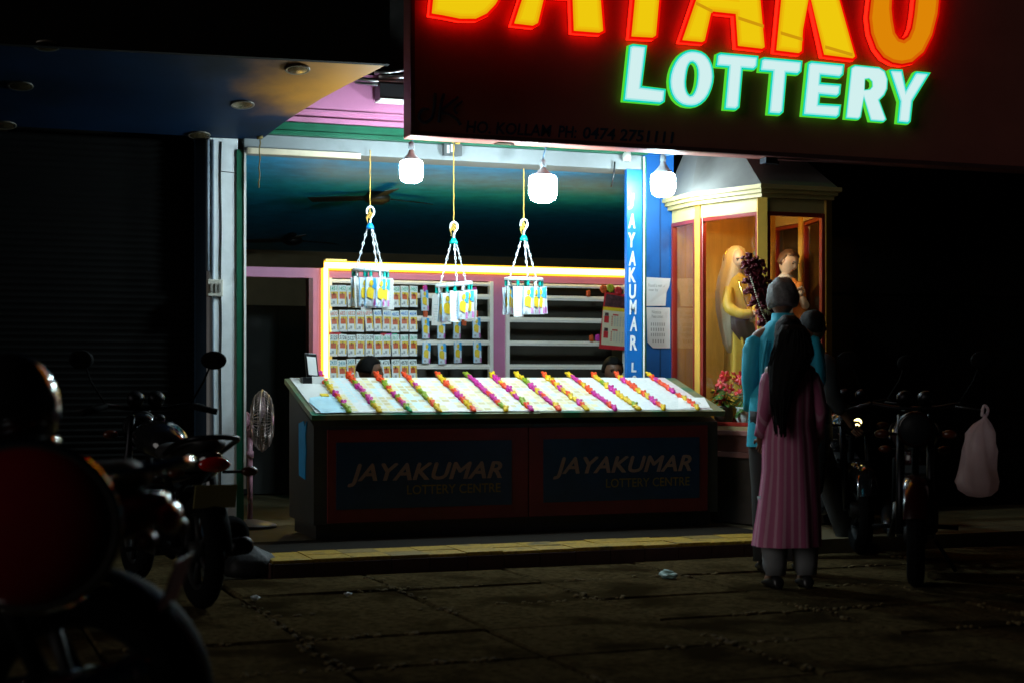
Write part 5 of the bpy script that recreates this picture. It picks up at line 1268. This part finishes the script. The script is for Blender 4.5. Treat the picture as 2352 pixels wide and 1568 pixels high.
# ================================================================== MOTORCYCLES
def motorcycle(label, loc, rz, body, seat_m=None, lamp_on=False, mirrors=True, plate=None, trim=None, case=False):
    chrome = trim or MATS['chrome']; metal = M('rim_black', (.008, .008, .008), .6, spec=.2)
    seat_m = seat_m or M('seat_vinyl', (.012, .011, .011), .55)
    bl = M('frame_black', (.002, .002, .002), .7, spec=.05)
    root = empty('motorcycle', (0, 0, 0), label, 'motorcycle')
    def B(name, g, m, parent=root, bevel=0): return obj(name, g, m, parent, local=True, bevel=bevel)
    for x in (-.65, .66):
        g = MB(); prof = [(.245+.055*math.cos(t), .05*math.sin(t)) for t in [k*math.tau/12 for k in range(13)]]
        g.lathe(prof, (x, 0, .3), (0, 1, 0), 40)
        w = B('wheel', g, rubber)
        g = MB(); g.lathe([(.2, -.03), (.188, -.02), (.183, 0), (.188, .02), (.2, .03)], (x, 0, .3), (0, 1, 0), 36)
        for k in range(5):
            t = k*math.tau/5; d = Vector((math.cos(t), 0, math.sin(t))); c = Vector((x, 0, .3)); g.tube([c+d*.03, c+d*.1+Vector((0, .008, 0)), c+d*.188], [.022, .016, .02], 8)
        g.lathe([(.001, -.07), (.05, -.065), (.06, 0), (.05, .065), (.001, .07)], (x, 0, .3), (0, 1, 0), 18); obj('rim', g, metal, w, local=True)
        g = MB(); n = 18; t0, t1 = (R(20), R(150)) if x > 0 else (R(40), R(175)); vs = []
        for i in range(n+1):
            t = t0 + (t1-t0)*i/n; d = Vector((math.cos(t), 0, math.sin(t)))
            for y, rr_ in ((-.07, .315), (-.055, .335), (0, .345), (.055, .335), (.07, .315)): vs.append(Vector((x, y, .3)) + d*rr_)
        g.add(vs, [(5*i+k, 5*i+k+1, 5*i+5+k+1, 5*i+5+k) for i in range(n) for k in range(4)], 0, True)
        B('mudguard', g, body if x > 0 else bl)
    g = MB()
    for y in (-.085, .085): g.tube([(.66, y, .3), (.56, y, .6), (.44, y, .98)], [.026, .026, .02], 10)
    B('fork', g, chrome)
    g = MB(); g.tube([(.42, 0, .92), (.2, 0, .75), (-.2, 0, .70), (-.45, 0, .72), (-.8, 0, .78)], .025, 8); g.tube([(.42, 0, .88), (.32, 0, .5), (.25, 0, .25), (-.1, 0, .22), (-.25, 0, .5), (-.25, 0, .7)], .022, 8)
    for y in (-.06, .06): g.tube([(-.2, y, .3), (-.65, y*1.6, .3)], .02, 8); g.tube([(-.62, y*2, .33), (-.45, y*2, .68)], [.028, .02], 8)
    B('frame', g, bl)
    g = MB(); g.obox((.02, 0, .34), (.17, 0, 0), (0, .11, 0), (0, 0, .11)); 
    for k in range(7): g.obox((.1+.012*k, 0, .46+.03*k), (.085, 0, -.02), (0, .085, 0), (.003, 0, .008))
    g.lathe([(.001, -.14), (.09, -.135), (.10, -.1), (.1, .1), (.09, .135), (.001, .14)], (-.03, 0, .34), (0, 1, 0), 20); B('engine', g, M('engine_grey', (.03, .03, .03), .45, .7), bevel=.008)
    g = MB(); sec = [(.40, .03, .03, .86), (.37, .08, .07, .86), (.28, .125, .10, .86), (.15, .14, .115, .855), (.02, .13, .10, .84), (-.08, .10, .075, .815), (-.13, .05, .04, .80)]
    g.loft([[Vector((x, ry*math.cos(t), cz + rz_*math.sin(t))) for t in [k*math.tau/20 for k in range(20)]] for x, ry, rz_, cz in sec]); tk = B('tank', g, body)
    g = MB(); g.lathe([(.001, .018), (.03, .016), (.034, 0), (.001, 0)], (.16, 0, .966), seg=16); obj('fuel_cap', g, chrome, tk, local=True)
    g = MB(); sec = [(-.10, .08, .04, .80), (-.2, .12, .05, .80), (-.4, .135, .055, .80), (-.62, .12, .055, .84), (-.78, .09, .045, .86), (-.83, .04, .02, .86)]
    g.loft([[Vector((x, ry*math.copysign(abs(math.cos(t))**.7, math.cos(t)), cz + rz_*math.sin(t))) for t in [k*math.tau/20 for k in range(20)]] for x, ry, rz_, cz in sec]); B('seat', g, seat_m)
    g = MB(); sec = [(-.15, .10, .09, .68), (-.35, .125, .10, .69), (-.6, .11, .085, .73), (-.8, .08, .06, .77), (-.88, .04, .03, .79)]
    g.loft([[Vector((x, ry*math.cos(t), cz + rz_*math.sin(t))) for t in [k*math.tau/18 for k in range(18)]] for x, ry, rz_, cz in sec]); B('tail_cowl', g, body)
    g = MB(); g.tube(spline([(-.5, -.15, .80), (-.72, -.15, .86), (-.88, -.12, .89), (-.93, 0, .90), (-.88, .12, .89), (-.72, .15, .86), (-.5, .15, .80)]), .014, 8); B('grab_rail', g, chrome)
    g = MB(); g.ell((-.885, 0, .76), (.03, .085, .04), 14, 8); B('tail_lamp', g, M('tail_lens', (.35, .004, .004), .12, coat=1.))
    g = MB(); g.tube(spline([(.34, .38, 1.0), (.40, .26, 1.04), (.44, .1, 1.02), (.44, -.1, 1.02), (.40, -.26, 1.04), (.34, -.38, 1.0)]), .013, 8); hb = B('handlebar', g, chrome)
    for s_ in (-1, 1):
        g = MB(); g.tube([(.405, s_*.24, 1.037), (.335, s_*.39, .998)], .019, 10); obj('grip', g, rubber, hb, local=True)
        g = MB(); g.tube([(.43, s_*.22, 1.03), (.47, s_*.40, 1.01)], .006, 6); obj('lever', g, metal, hb, local=True)
        if mirrors:
            g = MB(); g.tube([(.39, s_*.25, 1.05), (.40, s_*.33, 1.18), (.385, s_*.36, 1.26)], .006, 6); mt = B('mirror', g, bl)
            g = MB(); rot = Matrix.Rotation(R(s_*12), 3, 'Z'); g.ell((.385, s_*.385, 1.30), (.02, .075, .055), 16, 10, 0, rot); obj('mirror_housing', g, bl, mt, local=True)
            g = MB(); g.lathe([(.001, 0), (.05, .0)], Vector((.363, s_*.385, 1.30)), (-1, 0, 0), 20); obj('mirror_glass', g, M('mirror_glass', (.6, .65, .7), .03, 1., var=.02), mt, local=True)
        for x, z, nm in ((-.86, .72, 'indicator'), (.50, .87, 'indicator')):
            g = MB(); g.tube([(x, s_*.05, z), (x, s_*.16, z)], .009, 6); g.ell((x-.005 if x < 0 else x+.005, s_*.19, z), (.028, .045, .026), 12, 8, 1); B(nm, g, [bl, M('indicator_lens', (.06, .012, .002), .3)])
        g = MB(); g.tube([(-.12, s_*.06, .28), (-.12, s_*.26, .27)], .014, 8); B('foot_peg', g, rubber)
    g = MB(); g.lathe([(.001, -.12), (.06, -.11), (.09, -.05), (.098, 0), (.10, .012), (.09, .014)], (.56, 0, .90), (1, 0, -.05), 26); hl = B('headlamp', g, body)
    g = MB(); g.lathe([(.09, .012), (.07, .03), (.035, .04), (.001, .043)], (.56, 0, .90), (1, 0, -.05), 26); obj('lens', g, M('lamp_lens', (.008, .009, .010), .5, spec=.1), hl, local=True)
    if lamp_on:
        g = MB(); g.ell((.585, 0, .895), (.03, .034, .032), 14, 10); obj('pilot_lamp', g, E('lamp_glow', (1, .80, .30), 5.), hl, local=True)
    g = MB(); g.lathe([(.101, -.004), (.108, .006), (.101, .018)], (.56, 0, .90), (1, 0, -.05), 26); obj('bezel', g, chrome, hl, local=True)
    for s_ in (-1, 1):
        g = MB(); g.lathe([(.001, 0), (.045, .002), (.048, .05), (.03, .07), (.001, .07)], (.47, s_*.06, 1.05), (-.6, 0, .8), 18); B('gauge', g, [chrome])
    g = MB(); g.tube(spline([(.15, -.08, .5), (.24, -.11, .36), (.12, -.14, .24), (-.2, -.15, .24)]), .022, 10); g.tube([(-.2, -.155, .24), (-.3, -.16, .26), (-.85, -.17, .34)], [.03, .048, .045], 16); g.lathe([(.03, .02), (.045, .01), (.047, 0)], (-.85, -.17, .34), (-1, 0, .12), 16); B('exhaust', g, chrome)
    g = MB(); g.obox((-.90, 0, .60), (.003, 0, .0), (0, .11, 0), (-.02, 0, .06)); pl_ = B('number_plate', g, M('plate_dull', (.22, .19, .07), .5) if plate is None else plate, bevel=.003)
    g = MB(); g.tube([(-.05, .12, .2), (.02, .24, .02)], .012, 8); B('side_stand', g, bl)
    if case:
        g = MB(); g.ell((-.60, .26, .76), (.21, .09, .19), 28, 18); cs = B('side_case', g, body)
        g = MB(); g.tube([(-.60+.212*math.cos(t), .262, .76+.192*math.sin(t)) for t in [k*math.tau/36 for k in range(36)]], .016, 8, closed=True); obj('rim_band', g, chrome, cs, local=True)
        g = MB(); g.tube([(-.45, .13, .70), (-.5, .2, .72)], .02, 6); g.tube([(-.7, .10, .72), (-.7, .2, .74)], .02, 6); obj('bracket', g, bl, cs, local=True)
        g = MB(); g.tube([(-.2, .155, .24), (-.3, .16, .26), (-.85, .17, .40)], [.03, .048, .045], 16); g.lathe([(.03, .02), (.045, .01), (.047, 0)], (-.85, .17, .40), (-1, 0, .2), 16); B('exhaust', g, chrome)
    root.location = loc; root.rotation_euler = (0, 0, rz); return root
dtrim = M('dull_steel', (.018, .018, .02), .4, 1., var=.1)
marn = M('gloss_maroon', (.012, .0006, .001), .2, coat=.25)
blk = M('gloss_black', (.008, .008, .009), .12, coat=.8)
redp = M('gloss_red', (.09, .002, .004), .1, coat=1.)
b1 = motorcycle('black parked motorcycle seen from behind in front of the closed shutter', (1.30, 8.82, 0), R(97), blk, trim=dtrim); b1.rotation_euler.x = 0
q2 = PD(-420, HZ, 4.25)
b2 = motorcycle('glossy red motorcycle with chrome trim close to the camera', (q2.x, q2.y, 0), R(160), redp, plate=M('plate_red', (.2, .01, .01), .5), case=True); b2.scale = (1.08, 1.08, 1.08)
b3 = motorcycle('dark motorcycle with a plastic bag on its handlebar parked beyond the striped dress', (5.74, 8.13, 0), R(235), marn, trim=dtrim)
b4 = motorcycle('dark motorcycle with a small lit headlamp behind the couple', (6.25, 9.75, 0), R(-112), blk, lamp_on=True, trim=dtrim)
# helmet hung over the red motorcycle
hc = PD(22, 940, 4.25)
root = empty('helmet', hc, 'glossy black helmet resting on the seat of the red motorcycle', 'helmet')
g = MB()
def hf(d, q):
    if d.z < -.55: q = Vector((q.x*.9, q.y*.9, -.55*.155))
    return q
g.ell(hc, (.13, .15, .155), 30, 20, 0, Matrix.Rotation(R(-30), 3, 'Z'), hf); obj('shell', g, blk, root)
g = MB(); g.lathe([(.137, -.035), (.142, .0), (.137, .05)], hc, seg=20, a0=R(-110), a1=R(20)); obj('visor', g, M('visor_tint', (.01, .012, .015), .04, coat=1.), root)
g = MB(); g.lathe([(.128, -.098), (.135, -.085), (.128, -.075)], hc, seg=30); obj('trim', g, chrome, root)
# plastic bag
p = PD(2262, 950, 9.05)
g = MB(); rs_ = []
for z, dx, rx, ry, a in ((0, 0, .006, .006, 0), (-.03, 0, .018, .014, .15), (-.07, -.02, .06, .04, .2), (-.13, -.035, .105, .07, .12), (-.25, -.045, .125, .09, .09), (-.38, -.06, .14, .10, .07), (-.46, -.075, .15, .11, .06), (-.52, -.07, .13, .10, .06), (-.56, -.05, .08, .07, .05), (-.57, -.045, .02, .02, 0)):
    rs_.append([q + Vector((0, 0, 0)) + (q-Vector((p.x+dx, p.y, p.z+z)))*(.16*noise.noise(q*9.0)+.10*noise.noise(q*23.0)) for q in ring(p.x+dx, p.y, p.z+z, rx, ry, 60, a*1.5, 7, z*14)])
rs_ = [[p + (q-p)*.84 for q in rg] for rg in rs_]
g.loft(rs_)
bagm = M('bag_film', (.52, .42, .43), .3, var=.2, scale=9, bump=.5)
nt = bagm.node_tree; bs_ = nt.nodes['Principled BSDF']; tl = nt.nodes.new('ShaderNodeBsdfTranslucent'); tl.inputs[0].default_value = (.75, .60, .60, 1); mx = nt.nodes.new('ShaderNodeMixShader'); mx.inputs[0].default_value = .6
nt.links.new(bs_.outputs[0], mx.inputs[1]); nt.links.new(tl.outputs[0], mx.inputs[2]); nt.links.new(mx.outputs[0], nt.nodes['Material Output'].inputs[0])
root = obj('plastic_bag', g, bagm); tag(root, 'translucent pinkish plastic bag knotted on the handlebar of a dark motorcycle', 'bag')
g = MB(); g.tube(spline([(p.x-.02, p.y, p.z-.01), (p.x-.03, p.y-.02, p.z+.03), (p.x, p.y, p.z+.05), (p.x+.03, p.y+.01, p.z+.025), (p.x+.01, p.y, p.z-.01)]), .008, 6); obj('handle', g, bagm, root)
# tyre and black bag by the step
p = PZ(528, 1262, 0.0); 
g = MB(); c = PD(530, 1228, 9.6)
prof = [(.075+.045*math.cos(t), .06*math.sin(t)) for t in [k*math.tau/14 for k in range(15)]]
g.lathe(prof, c, (.35, -1, .1), 32); g.lathe([(.001, -.03), (.04, -.03), (.045, .03), (.001, .03)], c, (.35, -1, .1), 18)
tag(obj('rubber_wheel', g, rubber), 'small black rubber wheel beside the pilaster foot behind the parked motorcycle', 'wheel')
g = MB(); c = PZ(585, 1325, 0.0); n = 32
rs_ = [ring(c.x, c.y+.1, z, rx, ry, 40, a, 5, z*8) for z, rx, ry, a in ((.0, .15, .12, .04), (.04, .17, .13, .05), (.09, .15, .12, .07), (.13, .11, .09, .08), (.16, .05, .04, .1), (.18, .02, .02, .1))]
g.loft(rs_); tag(obj('black_sack', g, M('sack_black', (.01, .01, .011), .6, bump=.4, scale=14)), 'lumpy black sack lying at the corner of the step', 'sack')
# litter
def litter(u, v, m, r, lab, seed, Y=None):
    rr = random.Random(seed); c = PZ(u, v, .004); g = MB()
    def fn(d, q): return q*(1+.55*noise.noise(d*2.6+Vector((seed, 0, 0)))+.35*noise.noise(d*6+Vector((0, seed, 0))))
    g.ell(c+Vector((0, 0, r*.38)), (r, r*.7, r*.38), 12, 8, 0, Matrix.Rotation(seed, 3, 'Z'), fn); g.sm = [False]*len(g.sm); tag(obj('litter', g, m), lab, 'litter')
litter(1535, 1327, M('litter_mint', (.22, .34, .30), .5), .06, 'crumpled pale green wrapper on the paving before the counter', 2)
litter(1863, 1311, paper, .035, 'crumpled white paper scrap behind the striped dress', 5)
litter(800, 1366, paper, .022, 'tiny white paper scrap on the paving below the step', 9)
litter(586, 1376, M('litter_grey', (.5, .52, .5), .35), .03, 'small shiny scrap on the paving by the parked motorcycle', 11)

# ================================================================== CAMERA, WORLD, RENDER
cam = bpy.data.cameras.new('camera'); co = bpy.data.objects.new('camera', cam); COL.objects.link(co)
co.location = CAM; co.rotation_euler = (R(90), 0, -ANG)
cam.sensor_width = 36; cam.lens = 36*F/2352; cam.shift_y = 82/2352; cam.clip_end = 500; cam.clip_start = .1
cam.dof.use_dof = True; cam.dof.focus_distance = 11.6; cam.dof.aperture_fstop = 2.0
scene.camera = co
w = bpy.data.worlds.new('World'); scene.world = w; w.use_nodes = True; nt = w.node_tree
sky = nt.nodes.new('ShaderNodeTexSky'); sky.sky_type = 'NISHITA'; sky.sun_disc = False; sky.sun_elevation = R(1); sky.sun_rotation = R(200)
bg = nt.nodes['Background']; nt.links.new(sky.outputs[0], bg.inputs[0]); bg.inputs[1].default_value = .0004
sl = bpy.data.lights.new('street_fill', 'SUN'); so = bpy.data.objects.new('street_fill', sl); COL.objects.link(so)  # weak night fill added for street light out of view
sl.energy = .36; sl.angle = R(35); sl.color = (1, .95, .90)
sd = Vector((-.92, -.22, .27)).normalized(); so.rotation_euler = sd.to_track_quat('Z', 'Y').to_euler()
sky.sun_elevation = math.asin(sd.z); sky.sun_rotation = math.atan2(sd.x, sd.y); bg.inputs[1].default_value = .0002
vs = scene.view_settings; vs.view_transform = 'Standard'; vs.look = 'None'; vs.exposure = 0; vs.gamma = 1
scene.render.engine = 'CYCLES'
scene.cycles.use_denoising = True; scene.cycles.use_adaptive_sampling = False
scene.cycles.max_bounces = 8; scene.cycles.diffuse_bounces = 4; scene.cycles.glossy_bounces = 4; scene.cycles.transparent_max_bounces = 12
scene.cycles.sample_clamp_indirect = 6
